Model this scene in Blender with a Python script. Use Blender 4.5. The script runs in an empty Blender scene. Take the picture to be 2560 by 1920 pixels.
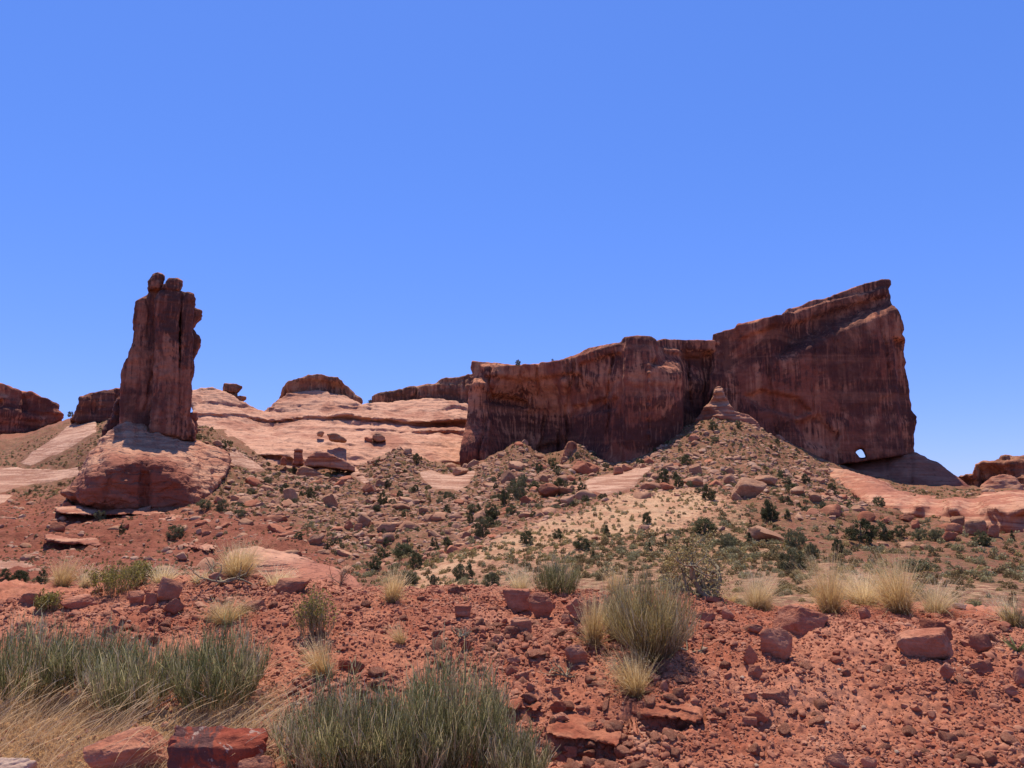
import bpy, bmesh, math, random
import numpy as np
from mathutils import Vector, Matrix

# ------------------------------------------------------------------ camera
SC = bpy.context.scene
COL = SC.collection
W0, H0, FPX = 2560.0, 1920.0, 1849.0
EYE = 1.6
PITCH = math.radians(8.9)
cam_d = bpy.data.cameras.new("camera")
cam_d.sensor_width = 36.0
cam_d.lens = FPX / W0 * 36.0
cam_d.clip_start = 0.1
cam_d.clip_end = 12000
cam = bpy.data.objects.new("camera", cam_d)
cam.location = (0, 0, EYE)
cam.rotation_euler = (math.pi / 2 + PITCH, 0, 0)
COL.objects.link(cam)
SC.camera = cam
SC.render.resolution_x, SC.render.resolution_y = 1024, 768

# ------------------------------------------------------------------ light
SUN_AZ = math.radians(-17.0)      # measured from +Y (view axis) towards +X
SUN_EL = math.radians(71.0)
world = bpy.data.worlds.new("World")
SC.world = world
world.use_nodes = True
nt = world.node_tree
nt.nodes.clear()
sky = nt.nodes.new("ShaderNodeTexSky")
sky.sky_type = 'NISHITA'
sky.sun_disc = False
sky.sun_elevation = SUN_EL
sky.sun_rotation = SUN_AZ
sky.altitude = 1400
sky.air_density = 1.0
sky.dust_density = 0.35
sky.ozone_density = 6.0
bg = nt.nodes.new("ShaderNodeBackground")
bg.inputs['Strength'].default_value = 0.15
wo = nt.nodes.new("ShaderNodeOutputWorld")
hs = nt.nodes.new("ShaderNodeHueSaturation")      # the phone's rendering of a clear desert sky: violet blue, even
hs.inputs['Saturation'].default_value = 1.22
gm = nt.nodes.new("ShaderNodeGamma")
gm.inputs['Gamma'].default_value = 0.55
tn = nt.nodes.new("ShaderNodeMix")
tn.data_type = 'RGBA'; tn.blend_type = 'MULTIPLY'; tn.inputs[0].default_value = 1.0
tn.inputs[7].default_value = (1.08, 1.23, 2.27, 1)
nt.links.new(sky.outputs[0], hs.inputs['Color'])
nt.links.new(hs.outputs[0], gm.inputs['Color'])
nt.links.new(gm.outputs[0], tn.inputs[6])
nt.links.new(tn.outputs[2], bg.inputs[0])
nt.links.new(bg.outputs[0], wo.inputs[0])

sun_d = bpy.data.lights.new("sun", 'SUN')
sun_d.energy = 5.0
sun_d.angle = math.radians(0.53)
sun_d.color = (1.0, 0.935, 0.84)
sun = bpy.data.objects.new("sun", sun_d)
sv = Vector((math.sin(SUN_AZ) * math.cos(SUN_EL), math.cos(SUN_AZ) * math.cos(SUN_EL), math.sin(SUN_EL)))
sun.rotation_euler = (-sv).to_track_quat('-Z', 'Y').to_euler()
COL.objects.link(sun)
SC.view_settings.view_transform = 'Standard'
SC.view_settings.look = 'None'
SC.view_settings.exposure = 0.25
SC.view_settings.gamma = 1.0
SC.cycles.max_bounces = 6
SC.cycles.diffuse_bounces = 4
SC.cycles.transparent_max_bounces = 8

RNG = np.random.default_rng(7)

# ------------------------------------------------------------------ maths
cP, sP = math.cos(PITCH), math.sin(PITCH)

def ray(px, py):
    xc = (np.asarray(px, float) - W0 / 2) / FPX
    yc = -(np.asarray(py, float) - H0 / 2) / FPX
    return xc, cP - sP * yc, sP + cP * yc

def P3(px, py, Y):
    x, y, z = ray(px, py)
    s = Y / y
    return np.stack([x * s, y * s, EYE + z * s], -1)

def project(p):
    p = np.asarray(p, float)
    x, y, z = p[..., 0], p[..., 1], p[..., 2] - EYE
    f = cP * y + sP * z
    f = np.where(f < 0.05, 0.05, f)
    u = -sP * y + cP * z
    return W0 / 2 + FPX * x / f, H0 / 2 - FPX * u / f

_h = np.random.default_rng(12345)
PERM = _h.permutation(4096).astype(np.int64)
GRAD = _h.normal(size=(4096, 3)).astype(np.float32)
GRAD /= np.linalg.norm(GRAD, axis=1, keepdims=True)

def _hash(i, j, k):
    return PERM[(PERM[(PERM[i & 4095] + j) & 4095] + k) & 4095]

def pn(x, y, z):
    """gradient noise, about -1..1"""
    x, y, z = np.broadcast_arrays(np.asarray(x, np.float32), np.asarray(y, np.float32), np.asarray(z, np.float32))
    i, j, k = np.floor(x).astype(np.int64), np.floor(y).astype(np.int64), np.floor(z).astype(np.int64)
    fx, fy, fz = x - i, y - j, z - k
    ux, uy, uz = [t * t * t * (t * (t * 6 - 15) + 10) for t in (fx, fy, fz)]
    r = 0
    for di in (0, 1):
        wx = ux if di else 1 - ux
        for dj in (0, 1):
            wy = uy if dj else 1 - uy
            for dk in (0, 1):
                wz = uz if dk else 1 - uz
                g = GRAD[_hash(i + di, j + dj, k + dk)]
                r = r + wx * wy * wz * (g[..., 0] * (fx - di) + g[..., 1] * (fy - dj) + g[..., 2] * (fz - dk))
    return r * 1.6

def fbm(x, y, z, oct=4, gain=0.5):
    a, s, r = 1.0, 1.0, 0
    for o in range(oct):
        r = r + a * pn(x * s + 17.3 * o, y * s + 5.1 * o, z * s - 9.7 * o)
        a *= gain
        s *= 2.03
    return r

LTAB = _h.random(4096).astype(np.float32)

def layers(t, seed=0, sharp=0.25):
    """rock beds: a random offset per bed, with a short slope between beds"""
    i = np.floor(t).astype(np.int64)
    f = t - i
    a, b = LTAB[(i * 7 + seed * 131) & 4095], LTAB[((i + 1) * 7 + seed * 131) & 4095]
    s = np.clip((f - (1 - sharp)) / sharp, 0, 1)
    s = s * s * (3 - 2 * s)
    return a * (1 - s) + b * s - 0.5

def sstep(a, b, x):
    t = np.clip((x - a) / (b - a), 0, 1)
    return t * t * (3 - 2 * t)

def smax(a, b, k):
    h = np.clip(0.5 + 0.5 * (a - b) / k, 0, 1)
    return b * (1 - h) + a * h + k * h * (1 - h)

def tps_fit(X, v, reg=1e-4):
    n = len(X)
    d = np.linalg.norm(X[:, None] - X[None], axis=2)
    K = np.where(d > 0, d * d * np.log(d + 1e-12), 0) + reg * np.eye(n)
    Pm = np.c_[np.ones(n), X]
    A = np.zeros((n + 3, n + 3))
    A[:n, :n], A[:n, n:], A[n:, :n] = K, Pm, Pm.T
    return X, np.linalg.solve(A, np.r_[v, 0, 0, 0])

def tps_eval(m, Q, chunk=40000):
    X, w = m
    out = np.empty(len(Q))
    for s in range(0, len(Q), chunk):
        q = Q[s:s + chunk]
        d2 = ((q[:, None, :] - X[None]) ** 2).sum(2)
        out[s:s + chunk] = (0.5 * d2 * np.log(d2 + 1e-20)) @ w[:-3] + w[-3] + q @ w[-2:]
    return out

def poly_sd(poly, X, Y):
    """signed distance to a polygon, negative inside (2D grids)"""
    p = np.asarray(poly, float)
    d = np.full(X.shape, 1e18)
    ins = np.zeros(X.shape, bool)
    n = len(p)
    for i in range(n):
        ax, ay = p[i]
        bx, by = p[(i + 1) % n]
        ex, ey = bx - ax, by - ay
        t = np.clip(((X - ax) * ex + (Y - ay) * ey) / (ex * ex + ey * ey + 1e-12), 0, 1)
        d = np.minimum(d, (X - ax - t * ex) ** 2 + (Y - ay - t * ey) ** 2)
        c = (ay > Y) != (by > Y)
        if abs(ey) > 1e-12:
            ins ^= c & (X < ex * (Y - ay) / ey + ax)
    return np.where(ins, -1, 1) * np.sqrt(d)

def surface_nets(f, org, h):
    """closed surface f=0 (f<0 inside) of a padded grid; returns verts, quads"""
    nx, ny, nz = f.shape
    s = f < 0
    cs = [s[a:nx - 1 + a, b:ny - 1 + b, c:nz - 1 + c] for a in (0, 1) for b in (0, 1) for c in (0, 1)]
    tot = sum(c.astype(np.int8) for c in cs)
    act = (tot > 0) & (tot < 8)
    idx = np.full(act.shape, -1, np.int64)
    I = np.argwhere(act)
    idx[act] = np.arange(len(I))
    acc = np.zeros((len(I), 3))
    cnt = np.zeros(len(I))
    crn = [(a, b, c) for a in (0, 1) for b in (0, 1) for c in (0, 1)]
    val = {q: f[I[:, 0] + q[0], I[:, 1] + q[1], I[:, 2] + q[2]] for q in crn}
    for q in crn:
        for ax in range(3):
            if q[ax] == 0:
                r = list(q); r[ax] = 1; r = tuple(r)
                a, b = val[q], val[r]
                m = (a < 0) != (b < 0)
                t = np.where(m, a / np.where(m, a - b, 1), 0)
                pos = np.tile(np.array(q, float), (len(I), 1))
                pos[:, ax] += t
                acc += pos * m[:, None]
                cnt += m
    V = (I + acc / cnt[:, None]) * h + np.asarray(org)
    F = []
    for ax in range(3):
        b, c = (ax + 1) % 3, (ax + 2) % 3
        sl0 = [slice(1, -1)] * 3; sl1 = [slice(1, -1)] * 3
        sl0[ax] = slice(0, -1); sl1[ax] = slice(1, None)
        s0, s1 = s[tuple(sl0)], s[tuple(sl1)]
        E = np.argwhere(s0 != s1)
        if not len(E):
            continue
        fl = s0[E[:, 0], E[:, 1], E[:, 2]]
        E = E.copy()
        E[:, b] += 1; E[:, c] += 1
        def g(db, dc):
            q = E.copy(); q[:, b] += db; q[:, c] += dc
            return idx[q[:, 0], q[:, 1], q[:, 2]]
        Q = np.stack([g(-1, -1), g(0, -1), g(0, 0), g(-1, 0)], 1)
        Q[~fl] = Q[~fl][:, ::-1]
        F.append(Q)
    return V, np.concatenate(F)

def vnormals(V, F):
    a, b, c = V[F[:, 0]], V[F[:, 1]], V[F[:, 2]]
    n = np.cross(b - a, c - a)
    if F.shape[1] == 4:
        n += np.cross(c - a, V[F[:, 3]] - a)
    N = np.zeros_like(V)
    for i in range(F.shape[1]):
        for ax in range(3):
            N[:, ax] += np.bincount(F[:, i], n[:, ax], len(V))
    return N / (np.linalg.norm(N, axis=1, keepdims=True) + 1e-12)

# ------------------------------------------------------------------ objects
def make_mesh(name, V, F, mat=None, smooth=True, attrs=None, angle=None):
    me = bpy.data.meshes.new(name)
    V = np.asarray(V, np.float32); F = np.asarray(F, np.int32)
    n, m, k = len(V), len(F), F.shape[1]
    me.vertices.add(n)
    me.vertices.foreach_set('co', V.ravel())
    me.loops.add(m * k)
    me.loops.foreach_set('vertex_index', F.ravel())
    me.polygons.add(m)
    me.polygons.foreach_set('loop_start', np.arange(0, m * k, k, dtype=np.int32))
    me.polygons.foreach_set('loop_total', np.full(m, k, np.int32))
    me.polygons.foreach_set('use_smooth', np.full(m, bool(smooth)))
    me.update(calc_edges=True)
    for an, av in (attrs or {}).items():
        at = me.attributes.new(an, 'FLOAT', 'POINT')
        at.data.foreach_set('value', np.asarray(av, np.float32))
    if mat:
        me.materials.append(mat)
    if angle:
        me.set_sharp_from_angle(angle=math.radians(angle))
    return me

def link(name, me, loc=(0, 0, 0), parent=None):
    o = bpy.data.objects.new(name, me)
    o.location = loc
    COL.objects.link(o)
    if parent:
        o.parent = parent
    return o

def tag(o, label=None, cat=None, group=None, kind=None):
    if label: o['label'] = label
    if cat: o['category'] = cat
    if group: o['group'] = group
    if kind: o['kind'] = kind
    return o

def thing(name, label, cat, loc, group=None):
    return tag(link(name, None, loc), label, cat, group)

# ------------------------------------------------------------------ materials
def warm(c):
    return (c[0], c[1] * .84, c[2] * .62)

class NB:
    def __init__(s, name):
        s.m = bpy.data.materials.new(name)
        s.m.use_nodes = True
        s.t = s.m.node_tree
        s.t.nodes.clear()
        s.out = s.n('ShaderNodeOutputMaterial')
    def n(s, typ, **kw):
        d = s.t.nodes.new(typ)
        for k, v in kw.items():
            setattr(d, k, v)
        return d
    def l(s, a, b):
        s.t.links.new(a, b)
    def val(s, sock, v):
        if isinstance(v, bpy.types.NodeSocket): s.l(v, sock)
        else: sock.default_value = v
    def pos(s, kind='world'):
        if kind == 'world':
            return s.n('ShaderNodeNewGeometry').outputs['Position']
        tc = s.n('ShaderNodeTexCoord').outputs['Object']
        oi = s.n('ShaderNodeObjectInfo').outputs['Random']
        mul = s.n('ShaderNodeVectorMath', operation='MULTIPLY_ADD')
        s.l(tc, mul.inputs[0]); mul.inputs[1].default_value = (1, 1, 1)
        cx = s.n('ShaderNodeCombineXYZ')
        m = s.math('MULTIPLY', oi, 61.0)
        s.l(m, cx.inputs[0]); s.l(m, cx.inputs[2])
        s.l(cx.outputs[0], mul.inputs[2])
        return mul.outputs[0]
    def scale(s, v, sc, rot=(0, 0, 0)):
        mp = s.n('ShaderNodeMapping')
        s.l(v, mp.inputs['Vector'])
        mp.inputs['Rotation'].default_value = rot
        mp.inputs['Scale'].default_value = sc
        return mp.outputs[0]
    def noise(s, v, scale=1, detail=4, rough=0.55, dist=0, out='Fac'):
        d = s.n('ShaderNodeTexNoise')
        s.l(v, d.inputs['Vector'])
        d.inputs['Scale'].default_value = scale
        d.inputs['Detail'].default_value = detail
        d.inputs['Roughness'].default_value = rough
        d.inputs['Distortion'].default_value = dist
        return d.outputs[out]
    def math(s, op, a, b=0.0, c=0.0):
        d = s.n('ShaderNodeMath', operation=op)
        for i, v in enumerate((a, b, c)):
            s.val(d.inputs[i], v)
        return d.outputs[0]
    def ramp(s, f, lo, hi, a=0.0, b=1.0):
        d = s.n('ShaderNodeMapRange', interpolation_type='SMOOTHSTEP')
        s.l(f, d.inputs[0])
        d.inputs[1].default_value, d.inputs[2].default_value = lo, hi
        d.inputs[3].default_value, d.inputs[4].default_value = a, b
        return d.outputs[0]
    def mix(s, f, a, b):
        d = s.n('ShaderNodeMix', data_type='RGBA')
        s.val(d.inputs[0], f)
        for q, v in ((6, a), (7, b)):
            s.val(d.inputs[q], v if isinstance(v, bpy.types.NodeSocket) else (*warm(v), 1))
        return d.outputs[2]
    def hsv(s, c, val, sat=1.0, hue=0.5):
        d = s.n('ShaderNodeHueSaturation')
        s.val(d.inputs['Value'], val); s.val(d.inputs['Saturation'], sat); s.val(d.inputs['Hue'], hue)
        s.val(d.inputs['Color'], c if isinstance(c, bpy.types.NodeSocket) else (*c, 1))
        return d.outputs[0]
    def attr(s, name):
        return s.n('ShaderNodeAttribute', attribute_name=name).outputs['Fac']
    def bump(s, h, dist, strength=1.0, prev=None):
        d = s.n('ShaderNodeBump')
        s.l(h, d.inputs['Height'])
        d.inputs['Distance'].default_value = dist
        d.inputs['Strength'].default_value = strength
        if prev: s.l(prev, d.inputs['Normal'])
        return d.outputs[0]
    def diffuse(s, c, nrm=None, rough=0.9, trans=0.0):
        d = s.n('ShaderNodeBsdfPrincipled')
        s.val(d.inputs['Base Color'], c if isinstance(c, bpy.types.NodeSocket) else (*c, 1))
        d.inputs['Roughness'].default_value = rough
        d.inputs['Specular IOR Level'].default_value = 0.15
        if nrm: s.l(nrm, d.inputs['Normal'])
        o = d.outputs[0]
        if trans:
            tr = s.n('ShaderNodeBsdfTranslucent')
            s.val(tr.inputs[0], c if isinstance(c, bpy.types.NodeSocket) else (*c, 1))
            mx = s.n('ShaderNodeMixShader')
            mx.inputs[0].default_value = trans
            s.l(o, mx.inputs[1]); s.l(tr.outputs[0], mx.inputs[2])
            o = mx.outputs[0]
        s.l(o, s.out.inputs['Surface'])
        return s.m

def mat_cliff(name, tan, red, dark, dip=0.0, streak=0.55, fine=1.0):
    """tall wall: tan rock, red-brown patches, dark desert varnish hanging in vertical streaks"""
    b = NB(name)
    p = b.pos()
    warp = b.noise(p, 0.03, 3)
    ps = b.scale(p, (0.30 * fine, 0.30 * fine, 0.022 * fine))
    st = b.noise(ps, 1.0, 5, 0.6, 0.4)
    ps2 = b.scale(p, (0.9 * fine, 0.9 * fine, 0.05 * fine))
    st2 = b.noise(ps2, 1.0, 3, 0.6, 0.2)
    patch = b.noise(b.scale(p, (0.018 * fine, 0.018 * fine, 0.030 * fine), (0, dip, 0)), 1.0, 5, 0.6, 0.8)
    beds = b.noise(b.scale(p, (0.012, 0.012, 0.22 * fine), (0, dip, 0)), 1.0, 4, 0.65)
    k = b.math('ADD', b.math('MULTIPLY', st, streak), b.math('MULTIPLY', patch, 1.15 - streak))
    c = b.mix(b.ramp(k, 0.49, 0.61), tan, red)
    k2 = b.math('ADD', b.math('MULTIPLY', st2, 0.45), b.math('MULTIPLY', b.noise(b.scale(p, (0.028 * fine, 0.028 * fine, 0.045 * fine), (0, dip, 0)), 1.0, 5, 0.65, 1.2), 0.65))
    k2 = b.math('ADD', k2, b.math('MULTIPLY', b.attr('zone'), 0.035))  # darker inside zones: varnished lower walls, painted shade in the cliff's alcove and recess
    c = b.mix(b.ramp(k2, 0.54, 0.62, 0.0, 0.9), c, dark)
    big = b.noise(b.scale(p, (0.024 * fine, 0.024 * fine, 0.020 * fine), (0, dip, 0)), 1.0, 6, 0.62, 1.0)
    c = b.mix(b.ramp(big, 0.52, 0.60, 0.0, 0.75), c, dark)
    c = b.mix(b.math('MULTIPLY', b.ramp(st2, 0.58, 0.70, 0.0, 0.35), b.ramp(patch, 0.45, 0.55)), c, tuple(x * 1.35 for x in tan))
    c = b.mix(b.ramp(beds, 0.52, 0.68, 0.0, 0.2), c, tuple(x * 1.25 for x in tan))
    c = b.hsv(c, b.ramp(b.noise(p, 0.5 * fine, 4, 0.7), 0.3, 0.7, 0.82, 1.15))
    n1 = b.bump(b.noise(b.scale(p, (0.5, 0.5, 0.45), (0, dip, 0)), 1.0 * fine, 6, 0.62), 0.6 / fine)
    n2 = b.bump(st2, 0.5 / fine, 0.6, n1)
    return b.diffuse(c, n2)

def mat_slick(name, pale, pink, red, bed=0.8, dip=0.0, bumpd=0.5, fine=1.0, joints=0.0):
    """bare bedded sandstone: thin wavy beds pale / pink / red"""
    b = NB(name)
    p = b.pos()
    pb = b.scale(p, (0.035 * fine, 0.035 * fine, bed), (dip, dip * 0.6, 0))
    beds = b.noise(pb, 1.0, 7, 0.66, 1.4)
    patch = b.noise(p, 0.045 * fine, 4, 0.6, 0.4)
    c = b.mix(b.ramp(beds, 0.44, 0.56), pink, pale)
    thin = b.noise(b.scale(p, (0.02 * fine, 0.02 * fine, bed * 3.2), (dip, dip * .6, 0)), 1.0, 7, 0.75, 0.3)
    c = b.mix(b.ramp(thin, 0.58, 0.64, 0.0, 0.55), c, tuple(x * .72 for x in red))
    c = b.mix(b.ramp(b.noise(b.scale(p, (0.02 * fine, 0.02 * fine, bed * 2.6), (dip, 0, 0)), 1.0, 4, 0.6), 0.56, 0.70, 0.0, 0.75), c, red)
    c = b.mix(b.ramp(patch, 0.52, 0.64, 0.0, 0.75), c, red)
    wst = b.noise(b.scale(p, (0.5 * fine, 0.5 * fine, 0.04 * fine)), 1.0, 4, 0.6, 0.3)
    c = b.mix(b.ramp(wst, 0.58, 0.66, 0.0, 0.45), c, tuple(x * .55 for x in red))
    c = b.mix(b.math('MULTIPLY', b.attr('zone'), b.ramp(patch, 0.3, 0.6, 0.75, 1.0)), c, b.mix(b.ramp(thin, .4, .6), tuple(x * .85 for x in red), tuple(x * 1.15 for x in red)))  # masked front wall turns redder and darker, its shade painted into the colour
    c = b.hsv(c, b.ramp(b.noise(p, 0.6 * fine, 5, 0.7), 0.3, 0.7, 0.86, 1.1))
    n1 = b.bump(beds, bumpd)
    n2 = b.bump(b.noise(p, 0.8 * fine, 6, 0.65), bumpd * 0.6, 0.8, n1)
    if joints:      # polygonal weathering joints
        vo = b.n('ShaderNodeTexVoronoi', feature='DISTANCE_TO_EDGE')
        wv = b.n('ShaderNodeVectorMath', operation='ADD')
        b.l(b.scale(p, (0.13, 0.13, 0.30), (0.3, 0.6, 0)), wv.inputs[0])
        sc = b.n('ShaderNodeVectorMath', operation='SCALE'); b.l(b.noise(p, 0.35, 3, 0.6, 0, 'Color'), sc.inputs[0]); sc.inputs['Scale'].default_value = .7
        b.l(sc.outputs[0], wv.inputs[1]); b.l(wv.outputs[0], vo.inputs['Vector']); vo.inputs['Scale'].default_value = 1.0
        e = b.ramp(vo.outputs['Distance'], 0.0, 0.13)
        n2 = b.bump(e, 0.5, joints, n2)
    return b.diffuse(c, n2)

def mat_ground():
    b = NB('hillside_soil')
    p = b.pos()
    sand, slick, veg, red = [b.attr(x) for x in ('sand', 'slick', 'veg', 'red')]
    n = b.noise(p, 0.25, 6, 0.65)
    nf = b.noise(p, 1.6, 5, 0.7)
    soil = b.mix(b.ramp(n, 0.35, 0.65), (0.27, 0.108, 0.075), (0.315, 0.160, 0.118))
    soil = b.mix(red, soil, b.mix(b.ramp(n, 0.35, 0.65), (0.24, 0.075, 0.050), (0.30, 0.110, 0.075)))
    sd = b.mix(b.ramp(n, 0.38, 0.62), (0.56, 0.385, 0.275), (0.47, 0.275, 0.19))
    beds = b.noise(b.scale(p, (0.05, 0.05, 1.3), (0.25, 0.12, 0)), 1.0, 7, 0.7, 0.8)
    sl = b.mix(b.ramp(beds, 0.43, 0.57), (0.36, 0.195, 0.15), (0.58, 0.39, 0.33))
    sl = b.mix(b.ramp(b.noise(p, 0.12, 5, 0.7, 0.5), 0.52, 0.66, 0, 0.6), sl, (0.27, 0.125, 0.095))
    c = b.mix(b.ramp(b.math('ADD', sand, b.math('MULTIPLY', b.math('SUBTRACT', nf, 0.5), 0.9)), 0.35, 0.65), soil, sd)
    vm = b.math('ADD', b.math('MULTIPLY', veg, 0.55), b.math('MULTIPLY', b.noise(p, 0.9, 6, 0.75, 0.3), 0.8))
    c = b.mix(b.ramp(vm, 0.62, 0.80, 0, 0.72), c, (0.16, 0.128, 0.066))
    c = b.mix(b.ramp(slick, 0.45, 0.55), c, sl)
    c = b.hsv(c, b.ramp(nf, 0.3, 0.7, 0.78, 1.15))
    n1 = b.bump(b.noise(p, 1.3, 7, 0.72), 0.55, 1.0, b.bump(beds, 0.5, 0.8))
    return b.diffuse(c, n1)

def mat_bank():
    b = NB('red_bank_soil')
    p = b.pos()
    n = b.noise(p, 1.1, 5, 0.6)
    nf = b.noise(p, 14, 5, 0.7)
    c = b.mix(b.ramp(n, 0.35, 0.66), (0.31, 0.106, 0.070), (0.42, 0.188, 0.130))
    c = b.mix(b.ramp(b.noise(p, 0.7, 3, 0.5), 0.50, 0.62, 0, 0.8), c, (0.44, 0.21, 0.155))
    c = b.mix(b.ramp(b.noise(p, 38, 2, 0.5), 0.70, 0.76, 0, 0.6), c, (0.52, 0.33, 0.26))
    c = b.mix(b.ramp(b.math('ADD', b.attr('straw'), b.math('MULTIPLY', b.math('SUBTRACT', nf, 0.5), 1.2)), 0.4, 0.7, 0, 0.85), c, (0.36, 0.24, 0.13))
    c = b.hsv(c, b.ramp(nf, 0.3, 0.7, 0.72, 1.18))
    vo = b.n('ShaderNodeTexVoronoi')
    b.l(p, vo.inputs['Vector']); vo.inputs['Scale'].default_value = 26
    n0 = b.bump(vo.outputs['Distance'], 0.012, -0.8)
    n1 = b.bump(b.noise(p, 22, 6, 0.7), 0.018, 1.0, n0)
    return b.diffuse(c, n1)

def mat_stone(name, a, bcol, pale, scale=1.0, strata=0.3, bumpd=0.05, lichen=0.0, kind='object'):
    b = NB(name)
    p = b.pos(kind)
    oi = b.n('ShaderNodeObjectInfo').outputs['Random']
    n = b.noise(p, 1.2 * scale, 5, 0.6)
    c = b.mix(b.ramp(n, 0.33, 0.67), a, bcol)
    beds = b.noise(b.scale(p, (0.25 * scale, 0.25 * scale, 4.5 * scale), (0.12, 0.2, 0)), 1.0, 4, 0.65, 0.3)
    c = b.mix(b.ramp(beds, 0.5, 0.66, 0, strata), c, pale)
    c = b.mix(b.ramp(b.noise(p, 0.45 * scale, 3, 0.5), 0.52, 0.70, 0, 0.55), c, pale)
    if lichen:
        c = b.mix(b.ramp(b.noise(p, 1.1 * scale, 6, 0.7, 0.6), 0.49, 0.54, 0, lichen), c, (0.105, 0.062, 0.070))
        c = b.mix(b.ramp(b.noise(p, 4.0 * scale, 6, 0.75, .5), 0.60, 0.63, 0, 0.75), c, (0.46, 0.38, 0.37))
    c = b.hsv(c, b.math('MULTIPLY', b.ramp(b.noise(p, 7 * scale, 5, 0.7), 0.3, 0.7, 0.82, 1.12), b.math('ADD', b.math('MULTIPLY', oi, 0.35), 0.83)))
    n1 = b.bump(b.noise(p, 5 * scale, 7, 0.68), bumpd)
    n2 = b.bump(beds, bumpd * 0.8, 0.6, n1)
    return b.diffuse(c, n2)

def mat_leaf(name, cols, trans=0.25, tint=True, vary=0.35, rough=0.8):
    """foliage: colour runs along the 'tint' value stored on each blade or leaf"""
    b = NB(name)
    oi = b.n('ShaderNodeObjectInfo').outputs['Random']
    t = b.attr('tint')
    c = b.mix(b.ramp(t, 0.0, 0.5), cols[0], cols[1])
    c = b.mix(b.ramp(t, 0.5, 1.0), c, cols[2])
    c = b.hsv(c, b.math('ADD', b.math('MULTIPLY', oi, vary), 1.0 - vary / 2), 1.0)
    return b.diffuse(c, None, rough, trans)

def mat_bark(name, a, c2):
    b = NB(name)
    p = b.pos('object')
    n = b.noise(b.scale(p, (14, 14, 3)), 1.0, 5, 0.7)
    c = b.mix(b.ramp(n, 0.35, 0.65), a, c2)
    return b.diffuse(c, b.bump(n, 0.01))

M = {}
M['cliff'] = mat_cliff('cliff_sandstone', (0.50, 0.228, 0.150), (0.28, 0.098, 0.070), (0.098, 0.040, 0.038))
M['fin'] = mat_cliff('fin_sandstone', (0.50, 0.220, 0.145), (0.27, 0.092, 0.066), (0.095, 0.038, 0.036), dip=0.28)
M['tower'] = mat_cliff('tower_sandstone', (0.42, 0.185, 0.13), (0.25, 0.088, 0.066), (0.095, 0.043, 0.042), fine=1.5)
M['cap'] = mat_cliff('caprock_sandstone', (0.40, 0.22, 0.15), (0.26, 0.115, 0.08), (0.11, 0.06, 0.05), streak=0.7)
M['slick'] = mat_slick('slickrock', (0.57, 0.352, 0.285), (0.52, 0.298, 0.235), (0.34, 0.155, 0.118), bed=0.6, bumpd=.8)
M['dome'] = mat_slick('dome_sandstone', (0.50, 0.295, 0.225), (0.40, 0.195, 0.145), (0.26, 0.098, 0.072), bed=0.45, dip=0.5, fine=1.6, joints=.6)
M['bench'] = mat_slick('red_bench_sandstone', (0.49, 0.285, 0.22), (0.36, 0.160, 0.12), (0.25, 0.092, 0.068), bed=0.5)
M['pedestal'] = mat_slick('fin_foot_sandstone', (0.36, 0.175, 0.13), (0.30, 0.122, 0.088), (0.21, 0.078, 0.058), bed=0.5)
M['ground'] = mat_ground()
M['bank'] = mat_bank()

# ------------------------------------------------------------------ terrain
def polar(p):
    return np.arctan2(p[..., 0], p[..., 1]), np.hypot(p[..., 0], p[..., 1])

def fit_terrain(ctrl, hidden, reg):
    """ctrl: (px, py, Y) seen ground points; hidden: (px, Y, z)"""
    pts = [P3(a, b, c) for a, b, c in ctrl]
    for px, Y, z in hidden:
        pts.append(np.array([(px - W0 / 2) / FPX * Y / cP * 1.0, Y, z]))
    pts = np.array(pts)
    az, r = polar(pts)
    return tps_fit(np.c_[az * 2.2, np.log(r)], (pts[:, 2] - EYE) / r, reg)

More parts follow.
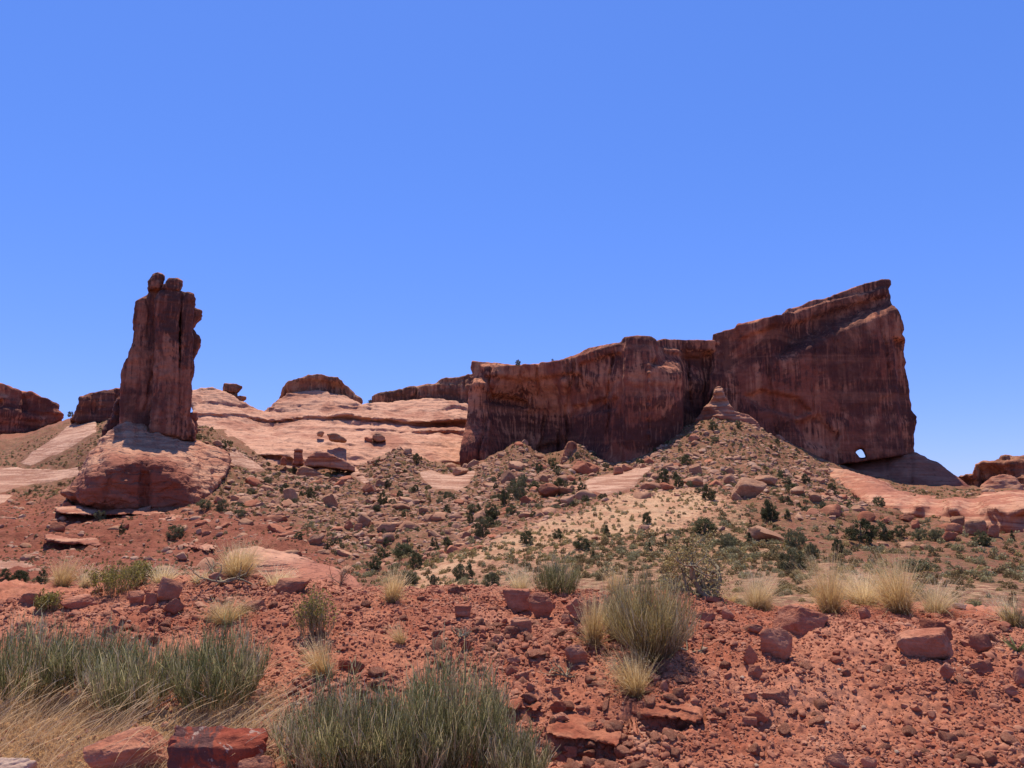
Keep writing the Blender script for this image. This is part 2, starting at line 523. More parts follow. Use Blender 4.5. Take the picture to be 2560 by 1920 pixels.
VAL = [
 # valley floor just past the bank
 (2560,1500,44),(2300,1500,44),(2050,1500,45),(1800,1480,52),(1500,1475,55),(1280,1465,62),(1100,1465,72),(900,1462,85),(700,1455,95),(400,1445,102),(200,1445,108),(0,1445,108),
 (2560,1410,80),(2300,1400,82),(2050,1400,82),(1800,1395,88),(1560,1395,92),(1300,1395,98),(1080,1420,95),(950,1440,98),
 # pale sand slope
 (1230,1345,128),(1400,1290,150),(1500,1250,168),(1640,1215,190),(1850,1225,190),(1800,1320,128),(1600,1320,130),(2050,1330,122),(2300,1345,116),(2560,1345,116),(2180,1290,148),
 # right foot of the bench
 (2190,1278,178),(2240,1292,173),(2300,1304,167),(2380,1318,159),(2480,1334,149),(2560,1346,141),(2350,1262,196),(2560,1262,196),
 # tall talus cone
 (1795,1040,286),(1700,1088,272),(1640,1132,264),(1580,1168,256),(1880,1062,282),(1937,1098,276),(1995,1130,268),(2030,1160,258),(2100,1222,232),(2160,1258,205),(1800,1130,246),(1750,1180,216),(1900,1180,220),(1980,1230,196),
 # saddles and the smaller cones
 (1530,1178,266),(1480,1155,270),(1440,1112,272),(1392,1172,268),(1350,1150,264),(1300,1112,264),(1240,1150,260),(1120,1195,255),(1160,1172,284),(1100,1168,284),(1050,1152,276),(994,1128,270),(930,1168,266),(870,1182,280),(800,1182,278),(680,1172,268),
 (480,1082,246),(540,1085,250),(562,1106,258),(600,1132,262),(650,1166,264),(740,1182,270),
 # wide rubble bowl
 (700,1250,208),(900,1250,216),(1050,1250,216),(1200,1262,202),(1350,1222,218),(1300,1190,236),(1100,1300,184),(900,1325,170),(1100,1380,140),(1000,1410,125),(800,1390,140),(600,1390,138),(600,1280,182),(590,1185,226),
 # left red hillside
 (0,1385,150),(200,1385,150),(400,1385,146),(0,1300,186),(200,1300,182),(400,1300,178),(120,1262,206),(300,1272,194),(460,1272,194),(530,1250,202),(0,1240,226),(130,1226,226),(0,1180,272),(100,1182,262),(170,1175,256),(60,1125,310),(210,1115,274),(0,1092,372),(80,1080,372),(120,1066,372),(174,1046,392),
]
for e, base in ((-500, 0), (3060, 2560)):
    VAL += [(e, q[1], q[2]) for q in VAL if abs(q[0] - base) < 5]
HID = [(x, 24, -5.6) for x in range(-600, 3300, 350)] + [(x, 13, -4.2) for x in range(-600, 3300, 350)] + [(x, 9, -3.6) for x in range(-600, 3300, 350)]
for x in range(-600, 3300, 300):
    HID += [(x, 520, 42 if x < 1200 else 10), (x, 900, 20), (x, 1800, 0), (x, 4000, -5)]
HID += [(1790, 330, 30), (1440, 320, 18), (1300, 320, 18), (2200, 330, 10), (2450, 300, 6), (340, 225, 12), (340, 260, 20)]
TV = fit_terrain(VAL, HID, 2e-4)

def valley(az, r):
    az, r = np.asarray(az, float), np.asarray(r, float)
    t = tps_eval(TV, np.c_[az.ravel() * 2.2, np.log(r.ravel())]).reshape(az.shape)
    return EYE + t * r

SLICKS = [
 [(1048,1182),(1075,1176),(1110,1188),(1190,1180),(1172,1215),(1140,1228),(1085,1226),(1060,1205)],
 [(1462,1205),(1500,1190),(1590,1175),(1640,1166),(1610,1190),(1580,1222),(1520,1240),(1470,1232)],
 [(868,1168),(890,1170),(920,1205),(905,1210),(880,1190)],
 [(240,1036),(171,1066),(121,1107),(46,1158),(75,1167),(145,1142),(185,1118),(240,1080)],
 [(-40,1170),(40,1172),(110,1178),(196,1172),(196,1186),(150,1205),(60,1218),(-40,1238)],
 [(-40,1240),(30,1238),(10,1262),(-40,1275)],
 [(560,1140),(590,1130),(640,1160),(660,1175),(640,1182),(580,1160)],
 [(-40,1405),(60,1410),(90,1420),(60,1432),(-40,1430)],
]
DUNE = [(930,1470),(1010,1425),(1100,1395),(1230,1342),(1400,1275),(1520,1240),(1650,1212),(1800,1212),(1880,1250),(1900,1330),(2100,1400),(2400,1420),(2600,1425),(2600,1530),(900,1530)]
DUNEC = [(1230,1342),(1400,1275),(1520,1240),(1650,1208),(1790,1215),(1830,1260),(1700,1330),(1500,1360),(1200,1420),(1150,1480),(1000,1490),(1000,1430)]
REDH = [(-200,1225),(130,1250),(540,1275),(700,1300),(820,1370),(900,1450),(900,1500),(-200,1500)]

def terrain_masks(V):
    px, py = project(V)
    r = np.hypot(V[:, 0], V[:, 1])
    wob = 14 * fbm(V[:, 0] * .05, V[:, 1] * .05, 0 * V[:, 0], 3)
    seen = (r > 30) & (r < 420)
    def m(poly, soft):
        return np.where(seen, sstep(soft, -soft, poly_sd(poly, px + wob, py + wob * .6)), 0)
    slick = 0 * px
    for s in SLICKS:
        slick = np.maximum(slick, np.where(seen, sstep(5, -5, poly_sd(s, px + wob * .5, py + wob * .3)), 0))
    sand = np.maximum(m(DUNE, 40) * 0.50, m(DUNEC, 55) * 0.80)
    red = m(REDH, 45) * .8
    veg = np.where(seen, 0.55 - 0.35 * m(DUNEC, 30) - 0.3 * red, 0.3)
    return sand, slick, veg, red

def build_valley():
    az = np.radians(np.linspace(-62, 62, 1500))
    r = np.exp(np.concatenate([np.linspace(math.log(7), math.log(60), 170)[:-1], np.linspace(math.log(60), math.log(420), 560)[:-1], np.linspace(math.log(420), math.log(9000), 60)]))
    A, R = np.meshgrid(az, r)
    cz = tps_eval(TV, np.c_[A[::3, ::3].ravel() * 2.2, np.log(R[::3, ::3].ravel())]).reshape(A[::3, ::3].shape)
    # bilinear refinement of the smooth spline
    ri, ai = np.arange(len(r)) / 3.0, np.arange(len(az)) / 3.0
    tmp = np.stack([np.interp(ri, np.arange(cz.shape[0]), cz[:, j]) for j in range(cz.shape[1])], 1)
    T = np.stack([np.interp(ai, np.arange(cz.shape[1]), tmp[i]) for i in range(tmp.shape[0])], 0)
    X, Y, Z = R * np.sin(A), R * np.cos(A), EYE + T * R
    V = np.stack([X.ravel(), Y.ravel(), Z.ravel()], 1)
    sand, slick, veg, red = terrain_masks(V)
    rr = np.hypot(V[:, 0], V[:, 1])
    rough = (1 - sand) * (1 - slick) * sstep(60, 140, rr) * sstep(800, 420, rr)
    g = fbm(V[:, 0] * .10, V[:, 1] * .10, V[:, 2] * .10, 5, .55)
    V[:, 2] += g * (0.35 + 1.0 * rough) * (1 - .7 * slick) * sstep(20, 90, rr)
    V[:, 2] += slick * 0.7
    V[:, 2] += sstep(.1, .6, red) * sstep(80, 130, rr) * 1.3 * layers(V[:, 2] * 0.33 + 0.4 * pn(V[:, 0] * .03, V[:, 1] * .03, 0 * rr), 5, .35)
    n0, n1 = A.shape
    q = np.arange(n0 * n1).reshape(n0, n1)
    F = np.stack([q[:-1, :-1], q[:-1, 1:], q[1:, 1:], q[1:, :-1]], -1).reshape(-1, 4)[:, ::-1]
    me = make_mesh('hillside', V, F, M['ground'], True, dict(sand=sand, slick=slick, veg=veg, red=red))
    tag(link('hillside', me), kind='structure')
    return V.reshape(n0, n1, 3), az, r

VALV, VAZ, VR = build_valley()

class Grid:
    """ground lookup on a finished polar terrain sheet"""
    def __init__(s, V, az, r):
        s.az, s.lr, s.Z = az, np.log(r), V[..., 2]
        s.r = r
        s.T = (s.Z - EYE) / r[:, None]
        s.cm = np.maximum.accumulate(s.T, 0)
    def ij(s, a, r):
        fj = np.clip((a - s.az[0]) / (s.az[1] - s.az[0]), 0, len(s.az) - 1.001)
        fi = np.clip(np.interp(np.log(r), s.lr, np.arange(len(s.lr))), 0, len(s.lr) - 1.001)
        return fi, fj
    def z(s, x, y):
        fi, fj = s.ij(np.arctan2(x, y), np.hypot(x, y))
        i, j = fi.astype(int), fj.astype(int); a, b = fi - i, fj - j
        Z = s.Z
        return (Z[i, j] * (1 - a) + Z[i + 1, j] * a) * (1 - b) + (Z[i, j + 1] * (1 - a) + Z[i + 1, j + 1] * a) * b
    def seen(s, x, y, top=0.):
        r = np.hypot(x, y)
        fi, fj = s.ij(np.arctan2(x, y), r)
        i = np.maximum(fi.astype(int) - 2, 0)
        return (s.z(x, y) + top - EYE) / r >= s.cm[i, fj.astype(int)] - 1e-3
    def hit(s, px, py, rmin=0, rmax=1e9):
        px, py = np.atleast_1d(np.asarray(px, float)), np.atleast_1d(np.asarray(py, float))
        x, y, z = ray(px, py); a, hr = np.arctan2(x, y), np.hypot(x, y); el = z / hr
        j = np.clip(((a - s.az[0]) / (s.az[1] - s.az[0])).astype(int), 0, len(s.az) - 2)
        lo = np.searchsorted(s.r, rmin)
        t = s.T[lo:, j] >= el[None]
        k = t.argmax(0) + lo
        ok = t.any(0) & (s.r[np.minimum(k, len(s.r) - 1)] < rmax)
        k = np.clip(k, 1, len(s.r) - 1)
        t0, t1 = s.T[k - 1, j], s.T[k, j]
        f = np.clip((el - t0) / (t1 - t0 + 1e-12), 0, 1)
        r = s.r[k - 1] + (s.r[k] - s.r[k - 1]) * f
        return np.stack([r * np.sin(a), r * np.cos(a), EYE + el * r], 1), ok
GV = Grid(VALV, VAZ, VR)
def hit(px, py):
    return GV.hit(px, py, 34, 430)

# near bank beside the road
BNK = []
CREST = [(-700,1462),(-300,1462),(0,1464),(150,1468),(400,1455),(560,1450),(690,1455),(900,1472),(1100,1482),(1250,1482),(1400,1487),(1700,1487),(1900,1522),(2100,1515),(2300,1517),(2560,1526),(2900,1526),(3300,1526)]
for x, y in CREST:
    BNK += [(x, y, 8.6), (x, y + 25, 7.9), (x, 1590, 6.9), (x, 1700, 6.05), (x, 1920, 5.0)]
BHID = []
for x, y in CREST:
    zc = float(P3(x, y, 8.6)[2])
    BHID += [(x, 3.2, -0.42), (x, 2.0, -0.45), (x, 9.4, zc - 0.12), (x, 11.0, zc - 0.9), (x, 16, -4.5), (x, 22, -8)]
TB = fit_terrain(BNK, BHID, 3e-4)

def bank(az, r):
    az, r = np.asarray(az, float), np.asarray(r, float)
    t = tps_eval(TB, np.c_[az.ravel() * 2.2, np.log(r.ravel())]).reshape(az.shape)
    return EYE + t * r
# hollows washed out under the rock ledges: (px, py, width px, height px, depth m)
DENTS = [(1440,1862,110,30,.16),(1640,1800,110,24,.10),(1300,1785,70,20,.10),(2440,1692,40,14,.05)]
STRAW = [(-100,1690),(150,1700),(400,1780),(560,1730),(690,1740),(700,1800),(690,1960),(-100,1960)]
def build_bank():
    az = np.radians(np.linspace(-58, 58, 1700))
    r = np.exp(np.concatenate([np.linspace(math.log(1.6), math.log(4.4), 60)[:-1], np.linspace(math.log(4.4), math.log(10), 420)[:-1], np.linspace(math.log(10), math.log(20), 40)]))
    A, R = np.meshgrid(az, r)
    Z = bank(A, R)
    V = np.stack([(R * np.sin(A)).ravel(), (R * np.cos(A)).ravel(), Z.ravel()], 1)
    px, py = project(V)
    straw = sstep(40, -40, poly_sd(STRAW, px, py)) * (np.hypot(V[:, 0], V[:, 1]) < 9)
    n = fbm(V[:, 0] * 1.3, V[:, 1] * 1.3, V[:, 2] * 1.3, 4, .55)
    m = fbm(V[:, 0] * 9, V[:, 1] * 9, V[:, 2] * 9, 4, .6)
    V[:, 2] += 0.07 * n + 0.022 * m + 0.035 * np.clip(pn(V[:, 0] * 14, V[:, 1] * 14, V[:, 2] * 14) - .1, 0, 1) + 0.016 * np.abs(pn(V[:, 0] * 30, V[:, 1] * 30, V[:, 2] * 30))
    # bedded steps on the lower right of the bank
    lay = sstep(0.05, 0.5, pn(V[:, 0] * .5 + 3.1, V[:, 1] * .5, 0 * n)) * 0.05
    V[:, 2] += lay * layers(V[:, 2] * 14 + .8 * n, 3, .3)
    nf = (np.hypot(V[:, 0], V[:, 1]) < 9)
    for a, b_, c, d, e in DENTS:
        V[:, 2] -= nf * e * np.exp(-((px - a) / c) ** 4 - ((py - b_) / d) ** 2)
    n0, n1 = A.shape
    q = np.arange(n0 * n1).reshape(n0, n1)
    F = np.stack([q[:-1, :-1], q[:-1, 1:], q[1:, 1:], q[1:, :-1]], -1).reshape(-1, 4)[:, ::-1]
    tag(link('roadside_bank', make_mesh('roadside_bank', V, F, M['bank'], True, dict(straw=straw))), kind='structure')
    return V.reshape(n0, n1, 3), az, r
GB = Grid(*build_bank())
def hitb(px, py):
    return GB.hit(px, py, 3.0, 10.5)

# ------------------------------------------------------------------ rock formations
def formation(name, Y0, outline, relief=(), thick=30., round_=3., edge=0., h=0.7, yaw=0., mat=None,
              beds=(), cracks=(), rough=(0.25, 0.5), hole=None, front=None, pc=None, parent=None, seed=0, dip=0., deep=0., panels=(), reg=1e-3, warp=1.5, zones=()):
    """A closed rock body. outline: (px,py[,dw]) around its silhouette; relief: more (px,py,dw) points saying how
    far (m) the front face stands behind the plane at depth Y0. The front is a spline through them, the body reaches
    `thick` behind the front; edges are rounded by round_; beds=(thickness, depth) steps, cracks=(count, width, depth)."""
    ol = [(q[0], q[1], q[2] if len(q) > 2 else 0.) for q in outline]
    xs = [q[0] for q in ol]
    pc = pc if pc is not None else 0.5 * (min(xs) + max(xs))
    az = math.atan2((pc - W0 / 2) / FPX, 1.0) + yaw
    ed = np.array([math.sin(az), math.cos(az), 0.]); eu = np.array([math.cos(az), -math.sin(az), 0.])
    O = P3(pc, 1250, Y0)
    def uzw(px, py, dw):
        d = np.array(ray(px, py)); e = np.array([0, 0, EYE])
        t = ((O - e) @ ed + dw) / (d @ ed)
        p = e + d * t
        return (p - O) @ eu, p[2], dw
    def panel_at(px, py):
        return sum(float(dwp) for poly, dwp, soft in panels if poly_sd(poly, np.array([px]), np.array([py]))[0] < 0)
    olp = np.array([uzw(q[0], q[1], q[2] + panel_at(q[0], q[1]))[:2] + (q[2],) for q in ol]); rlp = np.array([uzw(*q) for q in relief]).reshape(-1, 3)
    lo, hi = olp.min(0) - 3 * h, olp.max(0) + 3 * h
    u = np.arange(lo[0], hi[0], h); z = np.arange(lo[1], hi[1], h)
    U, Z = np.meshgrid(u, z, indexing='ij')
    wob = fbm(U * .25 / (h * 2), Z * .25 / (h * 2), 0 * U + seed, 3) * h * 1.2
    d2 = poly_sd(olp[:, :2], U, Z) + wob * 0.5
    cp = np.concatenate([olp, rlp]) if len(rlp) or np.ptp(olp[:, 2]) > 0 else None
    if cp is not None:
        sc = max(np.ptp(u), np.ptp(z))
        _, ui = np.unique(np.round(cp[:, :2] / (0.004 * sc)), axis=0, return_index=True)
        cp = cp[ui]
        m = tps_fit(cp[:, :2] / sc, cp[:, 2], reg)
        Wf = tps_eval(m, np.c_[U.ravel(), Z.ravel()] / sc).reshape(U.shape)
        Wf = np.clip(Wf, cp[:, 2].min() - 2, cp[:, 2].max() + 2)
    else:
        Wf = np.zeros_like(U)
    if front is not None:
        Wf = Wf + front(U - u.mean(), Z, d2)
    for poly, dwp, soft in panels:      # blocks standing forward of (or back from) the main face
        pp = np.array([uzw(a, b, 0.)[:2] for a, b in poly])
        Wf = Wf + dwp * sstep(soft, -soft, poly_sd(pp, U, Z) + wob * .6)
    S = Z - dip * U + warp * fbm(U * .02, Z * .02, 0 * U + seed, 3)
    for th, dp in beds:
        Wf = Wf + dp * layers(S / th + .5 * pn(U * .03 / th, Z * .02, 0 * U + seed + 9), seed + 3, .3) * (0.6 + 0.8 * np.clip(pn(U * .04, Z * .04, 0 * U + seed + 5) + .5, 0, 1))
    rr = np.random.default_rng(seed + 77)
    for cnt, wd, dp in cracks:
        for _ in range(cnt):
            uc = rr.uniform(u[0], u[-1]); z0 = rr.uniform(z[0], z[-1]); ln = rr.uniform(.3, .9) * (z[-1] - z[0])
            lean = rr.normal() * .06
            cu = uc + lean * (Z - z0) + 1.2 * wd * pn(Z * .12 / wd, 0 * Z + uc, 0 * Z)
            msk = sstep(ln * .55, ln * .4, np.abs(Z - z0))
            Wf = Wf + dp * msk * np.exp(-((U - cu) / (wd * .5)) ** 2)
            # the wall steps at a joint
            Wf = Wf + rr.normal() * dp * .3 * msk * np.tanh((U - cu) / wd)
    gz = np.gradient(Wf, h)
    sl = np.sqrt(1 + gz[0] ** 2 + gz[1] ** 2)
    ins = d2 < 0
    w0 = Wf[ins].min() - 4 * h - abs(deep) ; w1 = (Wf[ins].max() + thick) + 4 * h
    if w1 - w0 > 330 * h: w1 = w0 + 330 * h
    w = np.arange(w0, w1, h)
    f1 = ((Wf[:, :, None] - w[None, None, :]) / sl[:, :, None]).astype(np.float32)
    f2 = ((w[None, None, :] - (Wf + thick)[:, :, None])).astype(np.float32)
    f = smax(smax(np.repeat(d2[:, :, None], len(w), 2).astype(np.float32), f1, round_), f2, round_ + .01)
    if hole is not None:
        hp = np.array([uzw(a, b, c) for a, b, c in hole])
        hd = poly_sd(hp[:, :2], U, Z) + wob * .3
        dd = np.array(ray(hole[0][0], hole[0][1])); ku, kz = (dd @ eu) / (dd @ ed), dd[2] / (dd @ ed)
        for q in range(len(w)):   # the opening runs obliquely through the wall
            g = np.roll(hd, (int(round(ku * w[q] / h)), int(round(kz * w[q] / h))), (0, 1))
            f[:, :, q] = smax(f[:, :, q], -g.astype(np.float32), 1.2)
    f[0] = f[-1] = 1; f[:, 0] = f[:, -1] = 1; f[:, :, 0] = f[:, :, -1] = 1
    V, F = surface_nets(f, (lo[0], lo[1], w0), h)
    # weathering of the finished surface
    Wp = O[None] * [1, 1, 0] + V[:, :1] * eu + V[:, 2:3] * ed
    Wp[:, 2] = V[:, 1]
    F = F[:, ::-1]
    N = vnormals(Wp, F)
    if ((Wp - Wp.mean(0)) * N).sum() < 0:
        F = F[:, ::-1]; N = -N
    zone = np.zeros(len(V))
    for poly in zones:      # redder, varnished rock, with shade painted in on dome front and cliff recesses
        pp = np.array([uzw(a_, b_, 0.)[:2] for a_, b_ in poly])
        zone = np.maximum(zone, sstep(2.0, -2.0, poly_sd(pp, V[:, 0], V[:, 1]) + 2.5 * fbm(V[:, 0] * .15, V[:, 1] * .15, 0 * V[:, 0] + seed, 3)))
    a, sc = rough
    k = 1 / (sc * 10)
    dsp = a * fbm(Wp[:, 0] * k, Wp[:, 1] * k, Wp[:, 2] * k * 1.6, 5, .55)
    if beds:
        th, dp = beds[-1]
        s = (Wp[:, 2] - dip * V[:, 0]) / (th * .45) + .6 * pn(Wp[:, 0] * .05, Wp[:, 1] * .05, Wp[:, 2] * .05)
        dsp += .30 * dp * layers(s, seed + 21, .35) * (1 - np.abs(N[:, 2]))
    Wp += N * dsp[:, None]
    base = O * [1, 1, 0] + [0, 0, V[:, 1].min()]
    if parent is not None:
        base = np.array(parent.location)
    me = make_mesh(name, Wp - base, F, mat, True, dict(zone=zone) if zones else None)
    return link(name, me, base if parent is None else (0, 0, 0), parent)

def at_base(px, Y, py=1250):
    p = P3(px, py, Y)
    return (p[0], p[1], p[2])

# --- the leaning pillar on the left
T0 = thing('rock_tower', 'tall dark red sandstone pillar with two balanced boulders on top, above the pale dome', 'rock tower', at_base(385, 222, 1090))
o = formation('left_column'.replace('left_', ''), 222, [(296,1075),(299,1040),(302,929),(307,909),(315,897),(327,869),(337,825),(337,811),(333,802),(334,773),(339,751),(347,744),(369,732),(376,716),(402,716),(415,760),(420,900),(425,1085),(405,1085),(376,1075),(347,1075)],
   thick=13, round_=1.6, h=.34, mat=M['tower'], beds=((7, .4),(2.6, .2)), cracks=((3, .8, .7),), rough=(.24, .35), seed=1, parent=T0)
formation('column', 220.2, [(372,1085),(378,1000),(384,900),(388,800),(385,772),(384,750),(392,732),(400,722),(420,714),(442,715),(452,735),(455,760),(450,782),(447,830),(449,880),(450,950),(452,1050),(452,1094),(405,1088)],
   thick=12, round_=2.0, h=.34, mat=M['tower'], beds=((6, .5),(2.4, .2)), cracks=((2, .7, .6),), rough=(.26, .3), seed=2, parent=T0)
formation('column', 223, [(425,1100),(430,1000),(441,950),(450,900),(453,800),(447,770),(438,745),(440,726),(475,727),(486,733),(489,744),(485,767),(484,790),(480,814),(486,840),(483,862),(481,890),(485,900),(486,924),(480,947),(477,1002),(476,1040),(488,1060),(490,1100)],
   thick=13, round_=1.6, h=.34, mat=M['tower'], beds=((6, .4),(2.4, .3)), cracks=((2, .9, 1.0),), rough=(.26, .3), seed=3, parent=T0)
formation('rock_spur', 228, [(482,765),(506,775),(502,786),(490,797),(480,815),(489,831),(501,840),(502,850),(492,874),(483,890),(470,890),(470,765)],
   thick=9, round_=.9, h=.3, mat=M['tower'], beds=((2.0, .4),), rough=(.3, .25), seed=4, parent=T0)
formation('summit_block', 221, [(369,722),(370,708),(372,698),(382,682),(395,679),(408,681),(413,688),(411,696),(403,722)],
   thick=5, round_=1.3, h=.26, mat=M['tower'], beds=((1.6, .25),), rough=(.25, .2), seed=5, parent=T0)
formation('summit_block', 221, [(404,720),(410,708),(421,691),(446,692),(456,698),(455,712),(449,724),(430,728)],
   thick=5, round_=1.2, h=.26, mat=M['tower'], beds=((1.6, .25),), rough=(.25, .2), seed=6, parent=T0)
formation('rock_buttress', 228, [(285,1010),(297,990),(304,1000),(304,1085),(290,1110),(250,1112),(256,1085),(262,1064),(281,1040)],
   thick=9, round_=1.2, h=.34, mat=M['tower'], beds=((2.2, .6),), rough=(.5, .25), seed=7, parent=T0)
formation('rock_buttress', 226, [(470,1035),(480,1028),(492,1031),(493,1078),(470,1105),(445,1105),(450,1070)],
   thick=9, round_=1.0, h=.34, mat=M['tower'], beds=((2.2, .5),), rough=(.4, .25), seed=8, parent=T0)

formation('column', 225.5, [(330,1080),(340,950),(352,850),(356,780),(380,735),(440,728),(476,735),(478,790),(474,860),(472,1000),(470,1085),(400,1085)],
   thick=8, round_=1.4, h=.4, mat=M['tower'], beds=((5, .5),), rough=(.3, .3), seed=9, parent=T0)

# --- the dome it stands on
def dome_front(U, Z, d):
    i = np.clip(-d, 0, 100)
    return 0
tag(formation('rock_dome', 190, [(299,1056,34),(272,1075,32),(252,1095,30),(234,1119,26),(216,1136,23),(200,1168,18),(194,1188,14),(174,1211,12),(148,1231,11),(160,1245,8),(185,1256,4),(252,1275,1),(318,1284,1),(446,1284,1),(492,1270,2),(530,1240,9),(550,1214,14),(568,1190,20),(579,1162,26),(576,1130,32),(530,1110,34),(490,1095,36),(451,1085,36),(405,1068,36),(376,1058,36),(347,1052,36)],
   relief=[(300,1085,27),(340,1080,27),(385,1085,26),(430,1100,26),(340,1105,20),(380,1110,20),(290,1115,18),(250,1150,10),(340,1132,9),(400,1132,11),(300,1140,7),(460,1130,19),(520,1140,25),(540,1170,21),(230,1185,2.5),(280,1160,1.5),(345,1150,1.0),(400,1152,1.5),(430,1165,1.8),(345,1170,0),(280,1180,.2),(400,1175,0),(440,1190,.6),(480,1165,11),(500,1205,8),(470,1200,2.6),(525,1200,12.5),(250,1230,.3),(310,1230,.4),(370,1230,.5),(430,1230,.4),(475,1235,1.2)],
   thick=45, round_=2.2, h=.5, mat=M['dome'], beds=((6, 1.0),(2.2, .9)), cracks=((9, 1.8, 1.6),(12, .9, .9)), rough=(.55, .35), seed=11, dip=-.3, reg=2e-5, zones=[[(188,1185),(205,1172),(235,1158),(300,1140),(345,1128),(400,1143),(430,1160),(462,1188),(480,1230),(490,1310),(140,1310),(165,1215)]]),  # zone: varnished red front wall, shade painted in with it
   'broad pale sandstone dome with cracked flanks, carrying the tall pillar', 'rock dome')

# --- long cliff in the middle
tag(formation('rock_cliff', 285, [(1149,1190,4),(1149,1100,5),(1158,1072,7),(1163,1040,8),(1166,983,11),(1182,951,12),(1176,919,14),(1179,902,15),(1207,901,15),(1244,904,16),(1282,910,17),(1323,912,17),(1360,906,16),(1398,899,14),(1447,882,10),(1459,874,8),(1487,865,4),(1515,860,2),(1551,855,-1),(1556,845,-1),(1571,839,-1),(1606,838,-1),(1623,839,0),(1638,843,1),(1645,846,3),(1664,846,8),(1710,847,12),(1760,848,14),(1800,850,16),(1830,900,18),(1830,1100,16),(1800,1190,12),(1700,1240,0),(1560,1240,-8),(1400,1240,8),(1250,1240,12)],
   relief=[(1175,1100,3),(1190,1000,8),(1205,1100,4),(1215,960,10),(1250,1000,17),(1300,1000,21),(1300,1100,22),(1300,950,20),(1380,1000,19),(1380,1100,21),(1440,1000,12),(1440,1100,14),(1500,1000,5),(1500,1100,6),(1540,1000,0),(1545,1100,0),(1555,920,-1),(1560,1150,-2),(1575,900,-1),(1575,1050,-2),(1610,880,-1),(1560,870,-1),(1600,860,-1),(1632,860,0),(1636,900,0),(1655,870,7),(1700,870,12),(1655,905,4),(1612,960,-1),(1650,960,0),(1690,960,2),(1700,1020,3),(1700,930,5),(1640,1080,0),(1720,900,14),(1720,1000,13),(1735,1080,12),(1770,900,17),(1770,1000,16),(1265,1150,16),(1330,1180,18),(1440,1180,10),(1225,1160,6)],
   thick=60, round_=.9, h=.62, mat=M['cliff'], panels=[
     ([(1556,820),(1641,820),(1641,900),(1618,925),(1616,1250),(1556,1250)], -5.0, .9),
     ([(1616,921),(1650,919),(1690,921),(1706,932),(1710,1050),(1712,1250),(1616,1250)], -6.5, 1.2),
     ([(1712,862),(1800,860),(1800,1250),(1714,1250)], 5.0, 1.5),
     ([(1664,862),(1770,862),(1770,872),(1664,874)], -2.0, .8),
     ([(1140,930),(1205,945),(1214,1000),(1216,1080),(1232,1160),(1232,1250),(1140,1250)], -4.0, 1.5),
     ([(1203,974),(1275,974),(1305,985),(1305,1000),(1203,992)], 4.0, .9),
     ([(1430,1005),(1500,995),(1545,1000),(1540,1025),(1430,1030)], 2.5, 1.0),
     ([(1447,878),(1556,858),(1556,886),(1447,900)], -2.0, .8),
     ([(1190,900),(1447,880),(1447,925),(1330,932),(1200,930)], -2.2, 1.0),
     ([(1330,1110),(1400,1085),(1440,1110),(1440,1250),(1320,1250)], 4.0, 2.0),
     ([(1395,935),(1412,930),(1412,1120),(1395,1120)], -2.0, .8),
     ([(1440,960),(1448,930),(1480,960),(1460,1010)], 1.6, .8)], beds=((16, .8),(5, .4)), cracks=((14, 1.0, 2.2),(12, .8, 1.2)), rough=(.22, .4), zones=[[(1180,1000),(1300,985),(1420,1010),(1545,1015),(1700,1000),(1790,980),(1790,1240),(1140,1240)],[(1210,962),(1310,960),(1320,1010),(1210,1000)],[(1720,860),(1800,860),(1800,1100),(1720,1100)]], seed=21, dip=.02),  # zones: varnished lower wall; alcove and right recess get painted shade
   'long dark varnished sandstone cliff, seamed and streaked, behind the rubble cones', 'cliff')

